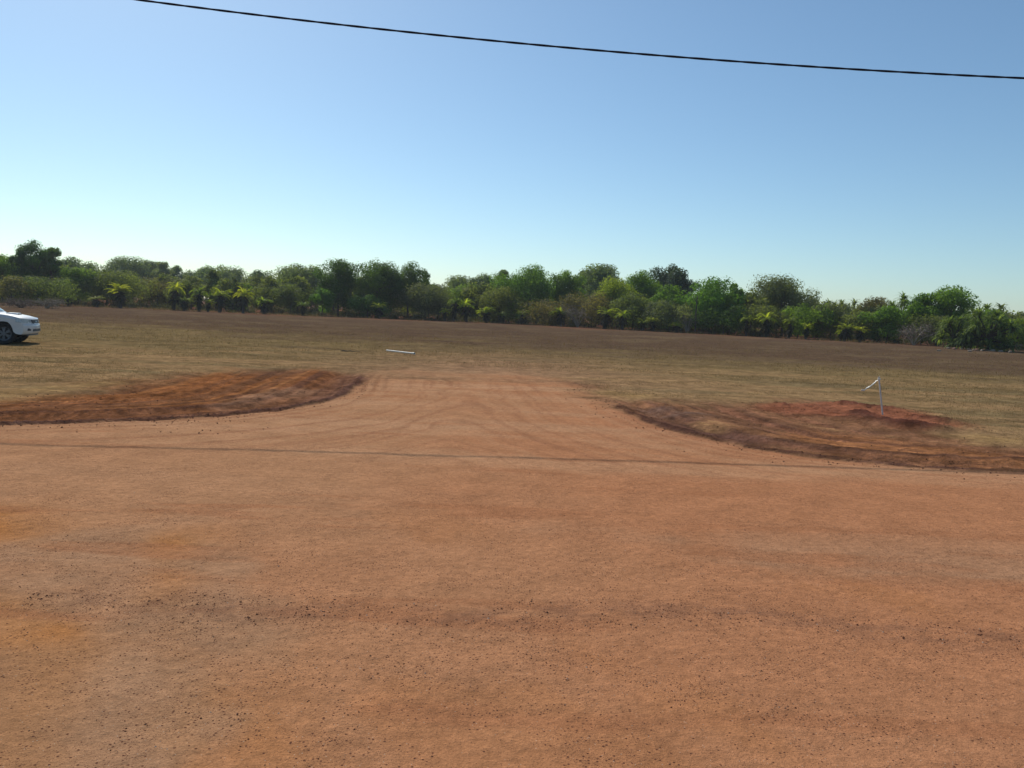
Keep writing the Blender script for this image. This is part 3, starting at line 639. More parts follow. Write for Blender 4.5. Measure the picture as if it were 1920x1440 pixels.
# spiky many-headed palms (pandanus)
def rosette_np(L, rng, n=46, width=.085):
    V, F, T = [], [], []
    for k in range(n):
        az = k*2.399+rng.normal()*.25; el = rng.uniform(-.2, 1.45); dr = rng.uniform(1.4, 2.9); l = L*rng.uniform(.7, 1.1)
        s = np.linspace(0, 1, 6); ang = el-dr*s**1.6
        dx = np.concatenate([[0], np.cumsum(np.cos(ang[:-1])*l/5)]); dz = np.concatenate([[0], np.cumsum(np.sin(ang[:-1])*l/5)])
        rad = np.array([math.cos(az), math.sin(az), 0]); side = np.array([-math.sin(az), math.cos(az), 0])
        P = dx[:, None]*rad+dz[:, None]*np.array([0, 0, 1.]); wv = width*np.array([.8, 1, .95, .75, .45, .05])*2
        b = len(V)
        for p, q in zip(P, wv): V += [p-side*q*.5, p+side*q*.5]
        for j in range(5): F.append([b+2*j, b+2*j+1, b+2*j+3, b+2*j+2])
        T += [rng.uniform(0, 1)]*12
    return np.array(V), np.array(F), T
def spiky_palm(name, x, y, h, w, heads, label, cat, seed, L=1.1, group=None, low=.35):
    rng = np.random.default_rng(seed)
    o = put(empty(name, (x, y, float(gz(x, y)[0])-.03)), label, cat, group)
    fp, tt, wp = [], [], []
    fork = np.array([0, 0, h*.4])
    wp.append(tube_np([(0, 0, -.1), (.05, 0, h*.2), fork], [.13, .11, .10], 7))
    for k in range(heads):
        a = k*2.4+rng.uniform(-.4, .4); rr = w*.5*(.15 if k == 0 else rng.uniform(.35, .75))
        top = np.array([math.cos(a)*rr, math.sin(a)*rr, max(.4, h-L*.55-(0 if k == 0 else rng.uniform(.0, low)*h))])
        wp.append(tube_np([fork*rng.uniform(.5, 1), (fork+top)/2+np.array([0, 0, -.1]), top], [.08, .07, .06], 6))
        v, f, t = rosette_np(L, rng); fp.append((v+top, f)); tt += t
    link('trunk', mesh_np('trunk', *cat_np(wp), True), BARK, o)
    v, f = cat_np(fp); v[:, 2] = np.maximum(v[:, 2], .03)
    link('fronds', mesh_np('fronds', v, f, False, {'tint': np.array(tt)}), LEAF['spiky'], o)
for i, (x, y, h, w, heads, label) in enumerate(SPIKY):
    spiky_palm('spiky_palm', x, y, h, w, heads, label, 'palm', 600+i, 1.5, 'spiky palms showing on the right skyline')
spiky_palm('pandanus', 46.2, 78.2, 4.2, 5.6, 24, 'dark spiky pandanus thicket beside the pale rock pile on the right', 'pandanus', 650, 1.5, None, .8)
spiky_palm('pandanus', 47.8, 80.4, 3.4, 4.4, 15, 'lower spiky pandanus against the right flank of the thicket by the rocks', 'pandanus', 651, 1.4, None, .8)
spiky_palm('pandanus', 44.4, 80.8, 3.3, 4.0, 14, 'low spiky pandanus against the left flank of the thicket by the rocks', 'pandanus', 652, 1.3, None, .8)

# undergrowth at the feet of the trees, and the wood behind them, each one mass
def front_y(x): return np.interp(x, [-80, -62, -28, -1, 23, 46, 60], [116, 117, 119, 123, 106, 93, 84])
rng = np.random.default_rng(5)
n = 460; ux = rng.uniform(-92, 76, n); uy = front_y(ux)+np.where(rng.uniform(0, 1, n) < .5, rng.uniform(-3, 10, n), rng.uniform(10, 48, n)); P, N, T = [], [], []
for a, b in zip(ux, uy):
    r = rng.uniform(.4, 1.1)+.5*(b-float(front_y(a)) > 10); m = int(240*r); d = rng.normal(size=(m, 3)); d /= np.linalg.norm(d, axis=1)[:, None]
    q = d*(rng.uniform(.2, 1, (m, 1))**.5)*np.array([r*1.2, r*1.2, r]); q[:, 2] = np.abs(q[:, 2])*rng.uniform(.6, 1.2)
    P.append(q+np.array([a, b, .02])); N.append(d*.6+rng.normal(size=(m, 3))*.6); T.append(np.clip(rng.uniform(0, 1)*.6+rng.uniform(0, .4, m), 0, 1))
P = np.concatenate(P); N = np.concatenate(N); N /= np.linalg.norm(N, axis=1)[:, None]; T = np.concatenate(T)
v, f = leaves_np(P, N, .2, rng)
put(link('undergrowth', mesh_np('undergrowth', v, f, False, {'tint': np.repeat(T, 3)}), LEAF['under']),
    'dark low undergrowth along the foot of the tree line', 'undergrowth', kind='stuff')
vs_, fs_, ts_, o_ = [], [], [], 0
tw = []
for k in range(250):
    row = k % 4
    x = -150+300*(k+rng.uniform(0, 1))/250; y = float(front_y(np.clip(x, -80, 60)))+(12, 26, 46, 80)[row]+rng.uniform(-5, 7)
    h = rng.uniform(4.6, 6.6)+row*.4 if abs(x) < 90 else rng.uniform(6, 9); w = rng.uniform(4.5, 7)
    if x > 45: h *= .78
    if row == 3: w *= 1.35
    v, f, t, C, cr = crown_np(h, w, .02, rng, .44 if row < 3 else .70, 80 if row < 3 else 34)
    vs_.append(v+np.array([x, y, 0])); fs_.append(f+o_); ts_.append(t); o_ += len(v)
    a, b = tube_np([(x, y, -.1), (x+rng.normal()*.1, y, h*.3), (x+rng.normal()*.2, y, h*.7)], [.14, .11, .05], 5); tw.append((a, b))
wood = put(link('background_woodland', mesh_np('background_woodland', np.concatenate(vs_), np.concatenate(fs_), False, {'tint': np.concatenate(ts_)}), LEAF['olive']),
    'dense olive woodland filling in behind the front trees', 'woodland', kind='stuff')
put(link('trunks', mesh_np('trunks', *cat_np(tw), True), BARK, wood), kind='stuff')

# dry mown grass on the field, loose clods and gravel
def blades(n, x, y, hmin, hmax, wid, rng, name, label, mat, cat):
    z = gz(x, y); V = np.zeros((n, 3, 3)); a = rng.uniform(0, 6.28, n); h = rng.uniform(hmin, hmax, n)*np.clip(y/22, .7, 2.2); w = wid*np.clip(y/20, .6, 2.5)
    dx, dy = np.cos(a)*w*.5, np.sin(a)*w*.5; lx, ly = rng.normal(size=n)*h*.7, rng.normal(size=n)*h*.7
    V[:, 0] = np.stack([x-dx, y-dy, z-.01], -1); V[:, 1] = np.stack([x+dx, y+dy, z-.01], -1); V[:, 2] = np.stack([x+lx, y+ly, z+h], -1)
    me = mesh_np(name, V.reshape(-1, 3), np.arange(3*n).reshape(n, 3), False, {'tint': np.repeat(rng.uniform(0, 1, n), 3)})
    put(link(name, me, mat), label, cat, kind='stuff')
rng = np.random.default_rng(21)
m = 150000
gy = 12/(1-rng.uniform(0, 1, m)*(1-12/75.)); gx = gy*rng.uniform(-.78, .78, m)
keep = (fbm(gx*.25, gy*.6, 201, 4) > .44)
keep &= (sdf(gx, gy, ROAD_POLY) < -.15) & (sdf(gx, gy, VERGE_L) < -.2+.8*rng.uniform(-1, 1, m)) & (sdf(gx, gy, VERGE_R) < -.2+.6*rng.uniform(-1, 1, m))
keep &= ~((np.abs(gx+1.2) < 3) & (gy < 27) & (rng.uniform(0, 1, m) < .85))
gx, gy = gx[keep], gy[keep]
blades(len(gx), gx, gy, .015, .05, .012, rng, 'dry_grass', 'short dry mown grass over the field', LEAF['grass'], 'grass')
m = 9000; tx = rng.uniform(-80, 70, m); ty = front_y(tx)-rng.uniform(2.5, 10, m)*rng.uniform(.3, 1, m); kt = fbm(tx*.35, ty*.35, 231, 4) > .47; tx, ty = tx[kt], ty[kt]
blades(len(tx), tx, ty, .06, .19, .03, rng, 'tall_grass', 'taller dry grass along the edge of the trees', LEAF['grass'], 'grass')

OCT_V = np.array([(1, 0, 0), (-1, 0, 0), (0, 1, 0), (0, -1, 0), (0, 0, 1), (0, 0, -1)], float)
OCT_F = np.array([(0, 2, 4), (2, 1, 4), (1, 3, 4), (3, 0, 4), (2, 0, 5), (1, 2, 5), (3, 1, 5), (0, 3, 5)])
def pebbles(name, x, y, r, rng, mat, label, cat, sink=.25):
    n = len(x); z = gz(x, y); a = rng.uniform(0, 6.28, n)
    V = OCT_V[None]*rng.uniform(.55, 1.25, (n, 6, 1))*np.stack([r, r*rng.uniform(.7, 1.1, n), r*rng.uniform(.5, .85, n)], -1)[:, None, :]
    c, s = np.cos(a)[:, None], np.sin(a)[:, None]; X = V[..., 0]*c-V[..., 1]*s; Yv = V[..., 0]*s+V[..., 1]*c
    V = np.stack([X+x[:, None], Yv+y[:, None], V[..., 2]+(z+r*sink)[:, None]], -1)
    F = (OCT_F[None]+6*np.arange(n)[:, None, None]).reshape(-1, 3)
    me = mesh_np(name, V.reshape(-1, 3), F, False, {'tint': np.repeat(rng.uniform(0, 1, n), 6)})
    put(link(name, me, mat), label, cat, kind='stuff')
def stone_mat(name, stops):
    m, nt, p = new_mat(name); n, l = nt.nodes, nt.links
    at = n.new('ShaderNodeAttribute'); at.attribute_name = 'tint'; cr = n.new('ShaderNodeValToRGB'); e = cr.color_ramp.elements
    e[0].position, e[0].color = stops[0][0], (*stops[0][1], 1); e[1].position, e[1].color = stops[1][0], (*stops[1][1], 1)
    for ps, c in stops[2:]: q = e.new(ps); q.color = (*c, 1)
    ge = n.new('ShaderNodeNewGeometry'); nz = n.new('ShaderNodeTexNoise'); nz.inputs['Scale'].default_value = 90; l.new(ge.outputs['Position'], nz.inputs['Vector'])
    mr = n.new('ShaderNodeMapRange'); mr.inputs['To Min'].default_value = .6; mr.inputs['To Max'].default_value = 1.4; l.new(nz.outputs['Fac'], mr.inputs['Value'])
    mx = n.new('ShaderNodeMix'); mx.data_type = 'RGBA'; mx.blend_type = 'MULTIPLY'; mx.inputs['Factor'].default_value = 1
    l.new(at.outputs['Fac'], cr.inputs['Fac']); l.new(cr.outputs['Color'], mx.inputs['A']); l.new(mr.outputs['Result'], mx.inputs['B']); l.new(mx.outputs['Result'], p.inputs['Base Color'])
    p.inputs['Roughness'].default_value = .95; p.inputs['Specular IOR Level'].default_value = .0
    return m
GRAVEL = stone_mat('gravel_stone', [(0.0, (.150, .062, .038)), (1.0, (.56, .44, .33)), (.40, (.25, .11, .06)), (.72, (.40, .19, .10)), (.94, (.44, .22, .12))])
CLOD = stone_mat('clod_soil', [(0.0, (.060, .030, .024)), (1.0, (.20, .095, .055)), (.5, (.11, .055, .036))])
rng = np.random.default_rng(33)
m = 130000
py = 2.6/(1-rng.uniform(0, 1, m)*(1-2.6/12.)); px = py*rng.uniform(-.8, .8, m)
drift = fbm(px*.9, py*1.3, 211, 4); cl_ = fbm(px*4.5, py*6.0, 214, 3)
dn = (.05+1.5*sstep(.50, .74, drift+.06*sstep(0, -2.5, px)))*sstep(.36, .70, cl_) + 3.5*np.exp(-((py-4.9-.12*np.sin(px*1.3))/.17)**2)*sstep(.32, .6, fbm(px*1.3, py*.4, 105))*sstep(.30, .6, cl_) \
    + 1.5*np.exp(-((py-4.15)/.3)**2)*sstep(.44, .64, fbm(px*1.1, py*.8, 213))*sstep(.34, .64, cl_) + .03
dn *= .16+.84*sstep(3.1, 4.5, py)
keep = rng.uniform(0, 1, m) < dn*.9; px, py = px[keep], py[keep]
pr = np.clip(.0021*(1-rng.uniform(0, 1, len(px)))**-.42, 0, .0085)
pr *= 1+.45*np.exp(-((py-4.9-.12*np.sin(px*1.3))/.22)**2)-.25*sstep(3.6, 2.9, py)
pebbles('gravel', px, py, pr, rng, GRAVEL, 'loose ironstone gravel strewn over the red dirt road', 'gravel', -.05)
# clods thrown up along the graded edges and on the mound
def along(pts, n, rng, spread):
    P = np.array(pts); L = np.concatenate([[0], np.cumsum(np.hypot(*np.diff(P, axis=0).T))]); t = rng.uniform(0, L[-1], n)
    return np.interp(t, L, P[:, 0])+rng.normal(size=n)*spread, np.interp(t, L, P[:, 1])+rng.normal(size=n)*spread
ax, ay = along(EDGE_L[2:-1], 700, rng, .3); bx, by = along(EDGE_R[1:-2], 900, rng, .3)
mx_, my_ = rng.uniform(5.3, 9.5, 2200), rng.uniform(14.9, 19.4, 2200); kk = (sdf(mx_, my_, MOUND_R) > -.1) & (fbm(mx_*1.3, my_*1.3, 221) > .48)
vx, vy = np.concatenate([rng.uniform(-9, -3.6, 900), rng.uniform(2.2, 9, 900)]), rng.uniform(11, 21, 1800); kv = (sdf(vx, vy, VERGE_L) > .2) | (sdf(vx, vy, VERGE_R) > .2)
ex, ey = np.concatenate([ax, bx, mx_[kk], vx[kv]]), np.concatenate([ay, by, my_[kk], vy[kv]])
pebbles('soil_clods', ex, ey, .006+.013*rng.uniform(0, 1, len(ex))**3, rng, CLOD, 'broken soil clods along the graded road edges', 'clods')

# ------------------------------------------------------------------ white pickup at the left edge
PAINT = simple('white_paint', (.62, .62, .61), .38, vary=.05, scale=3, coat=.3)
DARK = simple('dark_plastic', (.018, .018, .020), .5, vary=.2)
RUBBER = simple('tyre_rubber', (.020, .019, .018), .85, vary=.3)
ALLOY = simple('alloy', (.16, .165, .175), .5, metal=.6, vary=.1)
CHROME = simple('chrome', (.75, .76, .78), .12, metal=1.0, vary=.04)
GLASS = simple('window_glass', (.020, .026, .028), .04, vary=.1)
LENS = simple('lamp_lens', (.36, .39, .42), .08, vary=.3, scale=30, coat=.8)
RED = simple('tail_lens', (.32, .015, .012), .2, vary=.1)
def bm_obj(name, bm, mat, parent, smooth=True, angle=35):
    me = bpy.data.meshes.new(name); bmesh.ops.recalc_face_normals(bm, faces=bm.faces[:]); bm.to_mesh(me); bm.free()
    if smooth:
        me.polygons.foreach_set('use_smooth', [True]*len(me.polygons)); me.set_sharp_from_angle(angle=R(angle))
    return link(name, me, mat, parent)
def loft(slices, cap=True):
    """slices: list of equally long vertex loops"""
    bm = bmesh.new(); L = [[bm.verts.new(p) for p in s] for s in slices]; n = len(L[0])
    for a, b in zip(L[:-1], L[1:]):
        for i in range(n): bm.faces.new((a[i], a[(i+1) % n], b[(i+1) % n], b[i]))
    if cap: bm.faces.new(L[0][::-1]); bm.faces.new(L[-1])
    return bm
def box_bm(bm, c, s, bevel=0.0):
    r = bmesh.ops.create_cube(bm, size=1.0); bmesh.ops.scale(bm, vec=s, verts=r['verts']); bmesh.ops.translate(bm, vec=c, verts=r['verts'])
    if bevel:
        ed = list({e for v in r['verts'] for e in v.link_edges}); bmesh.ops.bevel(bm, geom=ed, offset=bevel, segments=2, affect='EDGES')
    return bm
def arc(cx, cz, r, a0, a1, n): return [(cx+r*math.cos(R(a0+(a1-a0)*i/n)), cz+r*math.sin(R(a0+(a1-a0)*i/n))) for i in range(n+1)]
HW = .90
def warp(x, z, s):
    """plan rounding of the nose and tail, crowned bonnet, rounded shoulders"""
    a = abs(s)
    if x > 1.5: x -= .26*a**3.2*(x-1.5)/.95
    if x < -2.3: x += .10*a**4*(-2.3-x)/.5
    if z > .80: z -= (.035*a**2+(.085 if a > .97 else 0))*min(1, (z-.80)/.2)
    y = HW*s*(1-.03*max(0, (.55-z))/.2*(a > .9)-.035*max(0, z-.9)/.25*(a > .9))
    return (x-.05*max(0, x-1.9)/.55, y, z)
prof = [(2.36, .37), (2.43, .42), (2.455, .52), (2.46, .64), (2.44, .705), (2.405, .725), (2.39, .80), (2.36, .895), (2.32, .935), (2.22, .975), (2.0, 1.025), (1.75, 1.065), (1.5, 1.09), (1.25, 1.108),
        (.5, 1.10), (-.3, 1.11), (-1.1, 1.12), (-1.9, 1.13), (-2.74, 1.14), (-2.80, 1.10), (-2.82, .80), (-2.80, .56), (-2.70, .47), (-2.2, .46)]
prof += arc(-1.545, .40, .45, 172, 8, 12)[0:] + [(-1.0, .41), (.2, .40), (1.0, .40)] + arc(1.545, .40, .45, 172, 8, 12) + [(2.1, .39), (2.25, .37)]
car = put(empty('pickup_truck', (-18.28, 28.9, 0)), 'white double-cab pickup truck parked on the grass, nose into the left edge', 'pickup')
SS = [-1, -.985, -.95, -.86, -.7, -.45, -.2, 0, .2, .45, .7, .86, .95, .985, 1]
bm = loft([[warp(x, z, s) for x, z in prof] for s in SS])
bm_obj('body', bm, PAINT, car, angle=32)
bm = bmesh.new(); box_bm(bm, (-.15, 0, .56), (4.7, 1.28, .46)); bm_obj('underbody', bm, DARK, car, False)
# bed recess: dark slab in place of the shaded inside of the tub
bm = bmesh.new(); box_bm(bm, (-1.98, 0, 1.142), (1.45, 1.46, .03), .01); bm_obj('tray_shade', bm, DARK, car)
# cabin
cprof = [(1.30, 1.085), (1.12, 1.20), (.78, 1.42), (.46, 1.63), (.30, 1.70), (-.05, 1.755), (-.45, 1.77), (-.85, 1.745), (-1.0, 1.70), (-1.10, 1.50), (-1.17, 1.25), (-1.19, 1.09)]
def cw(x, z, s):
    hw = .86-.24*max(0, z-1.12)/.64
    a = abs(s); zz = z-(.045 if a > .97 else .02*a*a)*max(0, (z-1.2))/.55
    return (x-.10*a**3*(x > .2), hw*s, zz)
bm = loft([[cw(x, z, s) for x, z in cprof] for s in (-1, -.97, -.9, -.6, -.3, 0, .3, .6, .9, .97, 1)])
bm_obj('cabin', bm, PAINT, car, angle=30)
def pane(pts, off, name, mat, thick=.012):
    """flat panel from a loop of points, pushed out along its normal, with thickness"""
    P = [Vector(p) for p in pts]; n = (P[1]-P[0]).cross(P[2]-P[0]).normalized()*off
    bm = bmesh.new(); a = [bm.verts.new(p+n) for p in P]; b = [bm.verts.new(p+n-n.normalized()*thick if off else p) for p in P]
    bm.faces.new(a); k = len(a)
    for i in range(k): bm.faces.new((a[i], b[i], b[(i+1) % k], a[(i+1) % k]))
    return bm_obj(name, bm, mat, car, False)
ws = [[cw(x, z, s) for x, z in ((1.20, 1.15), (1.12, 1.20), (.78, 1.42), (.49, 1.61))] for s in (-.90, -.6, -.3, 0, .3, .6, .90)]
bm = bmesh.new(); L = [[bm.verts.new((p[0]+.010, p[1], p[2]+.010)) for p in w_] for w_ in ws]
for a, b in zip(L[:-1], L[1:]):
    for i in range(3): bm.faces.new((a[i], b[i], b[i+1], a[i+1]))
bm_obj('windscreen', bm, GLASS, car)
for sg in (-1, 1):
    def side(x, z): p = cw(x, z, sg*1.0); return (x, p[1]+sg*.004, z)
    for loop in ([(.98, 1.17), (.42, 1.56), (-.02, 1.62), (-.06, 1.17)], [(-.13, 1.17), (-.11, 1.62), (-.72, 1.62), (-.98, 1.45), (-1.02, 1.17)]):
        q = [side(x, z) for x, z in loop]; q = q if sg < 0 else q[::-1]
        pane(q[::-1], .006, 'side_window', GLASS)
    for x0, x1 in ((-.09, .90), (-1.08, -.12)):
        bm = bmesh.new(); box_bm(bm, ((x0+x1)/2, sg*(HW-.004), .75), (x1-x0-.012, .02, .58), .008); d = bm_obj('door', bm, PAINT, car)
        bm = bmesh.new(); box_bm(bm, (x0+.14, sg*(HW+.024), .96), (.20, .03, .035), .008); bm_obj('handle', bm, PAINT, d)
    bm = bmesh.new(); box_bm(bm, (.86, sg*1.02, 1.22), (.10, .22, .17), .03); mr_ = bm_obj('mirror', bm, PAINT, car)
    bm = bmesh.new(); box_bm(bm, (.86, sg*.90, 1.15), (.06, .14, .05), .01); bm_obj('mirror_arm', bm, DARK, mr_)
def wrap_patch(name, mat, s0, s1, zlo, zhi, x0, n=8, out=.010, back=None, parent=None):
    """panel following the rounded nose between two lateral stations; back continues it along the wing"""
    st = [warp(x0, .7, s0+(s1-s0)*i/n)[:2] for i in range(n+1)]
    if back: st += [(st[-1][0]+(back[0]-st[-1][0])*k/3, st[-1][1]+(back[1]-st[-1][1])*k/3) for k in (1, 2, 3)]
    m = len(st); bm = bmesh.new(); rows = []
    for i, (x, y) in enumerate(st):
        j0, j1 = max(i-1, 0), min(i+1, m-1); t = Vector((st[j1][0]-st[j0][0], st[j1][1]-st[j0][1], 0)).normalized(); nn = Vector((t.y, -t.x, 0))
        if nn.x*1.0+nn.y*(1 if y > 0 else -1)*.3 < 0: nn = -nn
        f = i/(m-1); lo, hi = zlo[0]+(zlo[1]-zlo[0])*f, zhi[0]+(zhi[1]-zhi[0])*f
        a = Vector((x, y, 0))+nn*out; b = Vector((x, y, 0))-nn*.08
        rows.append([bm.verts.new((a.x, a.y, lo)), bm.verts.new((a.x-.012*nn.x, a.y-.012*nn.y, hi)), bm.verts.new((b.x, b.y, hi)), bm.verts.new((b.x, b.y, lo))])
    for p, q in zip(rows[:-1], rows[1:]):
        for i in range(4): bm.faces.new((p[i], p[(i+1) % 4], q[(i+1) % 4], q[i]))
    bm.faces.new(rows[0][::-1]); bm.faces.new(rows[-1])
    return bm_obj(name, bm, mat, parent or car)
g = wrap_patch('grille', DARK, -.50, .50, (.745, .745), (.895, .895), 2.385, 12, .012)
for zc in (.775, .82, .862): wrap_patch('slat', CHROME, -.48, .48, (zc-.003, zc-.003), (zc+.003, zc+.003), 2.385, 10, .016, None, g)
wrap_patch('emblem', CHROME, -.035, .035, (.808, .808), (.84, .84), 2.385, 4, .022, None, g)
wrap_patch('bumper_step', PAINT, -.56, .56, (.722, .722), (.736, .736), 2.40, 12, .022)
for sg in (-1, 1):
    hl = wrap_patch('headlight', LENS, sg*.56, sg*.99, (.755, .80), (.900, .955), 2.375, 8, .012, (1.93, sg*.902))
    wrap_patch('fog_recess', DARK, sg*.68, sg*.84, (.50, .50), (.60, .615), 2.455, 5, .008)
wrap_patch('lower_intake', DARK, -.52, .52, (.475, .475), (.57, .57), 2.455, 12, .010)
wrap_patch('bumper_lip', DARK, -.80, .80, (.33, .33), (.385, .385), 2.37, 12, .006)
pl_ = wrap_patch('number_plate', simple('plate_white', (.75, .75, .70), .4, vary=.04), -.2, .2, (.585, .585), (.675, .675), 2.46, 4, .014)
bm = bmesh.new()
for a, b in ((1.86, .0), ):
    vv = [(1.84, -.30, 1.035), (1.84, .30, 1.035), (1.46, .33, 1.080), (1.46, -.33, 1.080), (1.80, -.26, 1.10), (1.80, .26, 1.10), (1.48, .28, 1.112), (1.48, -.28, 1.112)]
    q = [bm.verts.new(p) for p in vv]
    for f in ((4, 5, 6, 7), (0, 1, 5, 4), (1, 2, 6, 5), (2, 3, 7, 6), (3, 0, 4, 7)): bm.faces.new([q[i] for i in f])
sc_ = bm_obj('bonnet_scoop', bm, PAINT, car, angle=20)
bm = bmesh.new(); box_bm(bm, (1.835, 0, 1.068), (.02, .44, .036), .004); bm_obj('scoop_opening', bm, DARK, sc_)
for sg in (-1, 1):
    bm = bmesh.new(); box_bm(bm, (-2.79, sg*.80, .92), (.07, .14, .36), .02); bm_obj('tail_light', bm, RED, car)
bm = bmesh.new(); box_bm(bm, (-2.86, 0, .56), (.12, 1.5, .14), .03); bm_obj('rear_bumper', bm, CHROME, car)
def make_wheel():
    """tyre, rim with five twin spokes; axis along y, outer face at -y"""
    bm = bmesh.new(); n = 36
    sec = [(.245, -.10), (.30, -.125), (.355, -.122), (.378, -.10), (.386, -.05), (.386, .05), (.378, .10), (.355, .122), (.30, .125), (.245, .10)]
    ring = [[bm.verts.new((r*math.cos(2*math.pi*i/n), w, r*math.sin(2*math.pi*i/n))) for r, w in sec] for i in range(n)]
    for i in range(n):
        a, b = ring[i], ring[(i+1) % n]
        for k in range(len(sec)): bm.faces.new((a[k], b[k], b[(k+1) % len(sec)], a[(k+1) % len(sec)]))
    ty = bpy.data.meshes.new('tyre'); bmesh.ops.recalc_face_normals(bm, faces=bm.faces[:]); bm.to_mesh(ty); bm.free(); ty.polygons.foreach_set('use_smooth', [True]*len(ty.polygons)); ty.set_sharp_from_angle(angle=R(40)); ty.materials.append(RUBBER)
    bm = bmesh.new()
    sec = [(.20, -.02), (.225, -.095), (.248, -.108), (.250, -.09), (.250, .09), (.20, .09)]
    ring = [[bm.verts.new((r*math.cos(2*math.pi*i/n), w, r*math.sin(2*math.pi*i/n))) for r, w in sec] for i in range(n)]
    for i in range(n):
        a, b = ring[i], ring[(i+1) % n]
        for k in range(len(sec)): bm.faces.new((a[k], b[k], b[(k+1) % len(sec)], a[(k+1) % len(sec)]))
    for k in range(6):
        for dl in (-.16, .16):
            a = 2*math.pi*k/6; ca, sa = math.cos(a), math.sin(a); c2, s2 = math.cos(a+dl), math.sin(a+dl); w = .022
            p0, p1 = Vector((.05*ca, -.085, .05*sa)), Vector((.23*c2, -.075, .23*s2)); t = Vector((-s2, 0, c2))*w
            q = [bm.verts.new(p) for p in (p0-t, p0+t, p1+t, p1-t, p0-t+Vector((0, .03, 0)), p0+t+Vector((0, .03, 0)), p1+t+Vector((0, .03, 0)), p1-t+Vector((0, .03, 0)))]
            for f in ((0, 1, 2, 3), (0, 4, 5, 1), (1, 5, 6, 2), (2, 6, 7, 3), (3, 7, 4, 0)): bm.faces.new([q[i] for i in f])
    r = bmesh.ops.create_cone(bm, cap_ends=True, segments=20, radius1=.07, radius2=.06, depth=.06, matrix=Matrix.Translation((0, -.075, 0)) @ Matrix.Rotation(R(90), 4, 'X'))
    rm = bpy.data.meshes.new('rim'); bmesh.ops.recalc_face_normals(bm, faces=bm.faces[:]); bm.to_mesh(rm); bm.free(); rm.materials.append(ALLOY)
    bm = bmesh.new(); bmesh.ops.create_cone(bm, cap_ends=True, segments=28, radius1=.205, radius2=.205, depth=.05, matrix=Matrix.Translation((0, .02, 0)) @ Matrix.Rotation(R(90), 4, 'X'))
    dk = bpy.data.meshes.new('brake_disc'); bm.to_mesh(dk); bm.free(); dk.materials.append(DARK)
    return ty, rm, dk
WH = make_wheel()
for wx_ in (1.545, -1.545):
    for sg in (-1, 1):
        w_ = bpy.data.objects.new('wheel', WH[0]); COL.objects.link(w_); w_.parent = car
        w_.location = (wx_, sg*.755, .386); w_.rotation_euler = (0, wx_+sg, 0 if sg < 0 else math.pi)
        for nm, me in (('rim', WH[1]), ('brake_disc', WH[2])): link(nm, me, None, w_)
car.rotation_euler = (0, 0, R(17)); 
# place so that the near front wheel stands at its measured spot
wl_ = Matrix.Rotation(R(17), 4, 'Z') @ Vector((1.50, -.80, 0))
car.location = (-18.00-wl_.x, 28.15-wl_.y, float(gz(-17.9, 28.3)[0])-.004)

# ------------------------------------------------------------------ survey stake with flagging tape on the soil mound
WOOD = simple('stake_paint', (.55, .53, .50), .7, vary=.25, scale=25, bump=.2)
sz = float(gz(7.99, 17.07)[0])
st = put(empty('survey_stake', (7.99, 17.07, sz)), 'leaning pale survey stake with fluttering white tape, stuck in the red soil mound', 'stake')
bm = bmesh.new()
q = [bm.verts.new((x+dx, y+dy, z)) for (x, z, w) in ((.01, -.15, .015), (-.165, .80, .014)) for y in (0,) for dx, dy in ((-w, -w*.6), (w, -w*.6), (w, w*.6), (-w, w*.6))]
for f in ((0, 1, 5, 4), (1, 2, 6, 5), (2, 3, 7, 6), (3, 0, 4, 7), (4, 5, 6, 7)): bm.faces.new([q[i] for i in f])
bmesh.ops.bevel(bm, geom=bm.edges[:], offset=.003, segments=1, affect='EDGES')
bm_obj('post', bm, WOOD, st, False)
TAPE = simple('flagging_tape', (.82, .80, .72), .45, vary=.06)
bm = bmesh.new(); prev = None
path = [(-.150, .0, .80), (-.185, -.02, .765), (-.20, -.035, .72), (-.225, -.02, .71), (-.25, -.03, .675), (-.30, -.05, .64), (-.36, -.06, .59), (-.40, -.05, .565), (-.43, -.06, .55), (-.47, -.07, .51), (-.50, -.08, .50), (-.55, -.08, .505)]
tw_ = [0, .4, 1.1, 1.6, .9, .5, .2, 1.2, .6, .2, -.2, -.3]
for (x, y, z), a in zip(path, tw_):
    n_ = Vector((.45*math.cos(a), math.sin(a), .85*math.cos(a))).normalized()*.023
    cur = (bm.verts.new(Vector((x, y, z))-n_), bm.verts.new(Vector((x, y, z))+n_))
    if prev: bm.faces.new((prev[0], prev[1], cur[1], cur[0]))
    prev = cur
rb = bm_obj('tape', bm, TAPE, st); md = rb.modifiers.new('thickness', 'SOLIDIFY'); md.thickness = .002
bm = bmesh.new(); box_bm(bm, (-.152, 0, .755), (.052, .034, .030), .004); bm_obj('tape_knot', bm, TAPE, st)

# ------------------------------------------------------------------ white pipe and a stick lying on the grass
PIPE = simple('white_pipe', (.60, .58, .52), .55, vary=.25, scale=8)
p0, p1 = Vector((-5.22, 32.94, 0)), Vector((-3.90, 31.54, 0)); d = (p1-p0); L_ = d.length
pp = put(empty('pipe', ((p0.x+p1.x)/2, (p0.y+p1.y)/2, float(gz(-4.5, 32.2)[0])+.075), math.atan2(d.y, d.x)), 'white plastic pipe lying on the grass beyond the driveway', 'pipe')
def ring_tube(x0, x1, ro, ri, n=16):
    bm = bmesh.new(); rows = [[bm.verts.new((x, r*math.cos(2*math.pi*i/n), r*math.sin(2*math.pi*i/n))) for i in range(n)] for x, r in ((x0, ri), (x0, ro), (x1, ro), (x1, ri))]
    rows.append(rows[0])
    for a, b in zip(rows[:-1], rows[1:]):
        for i in range(n): bm.faces.new((a[i], a[(i+1) % n], b[(i+1) % n], b[i]))
    return bm
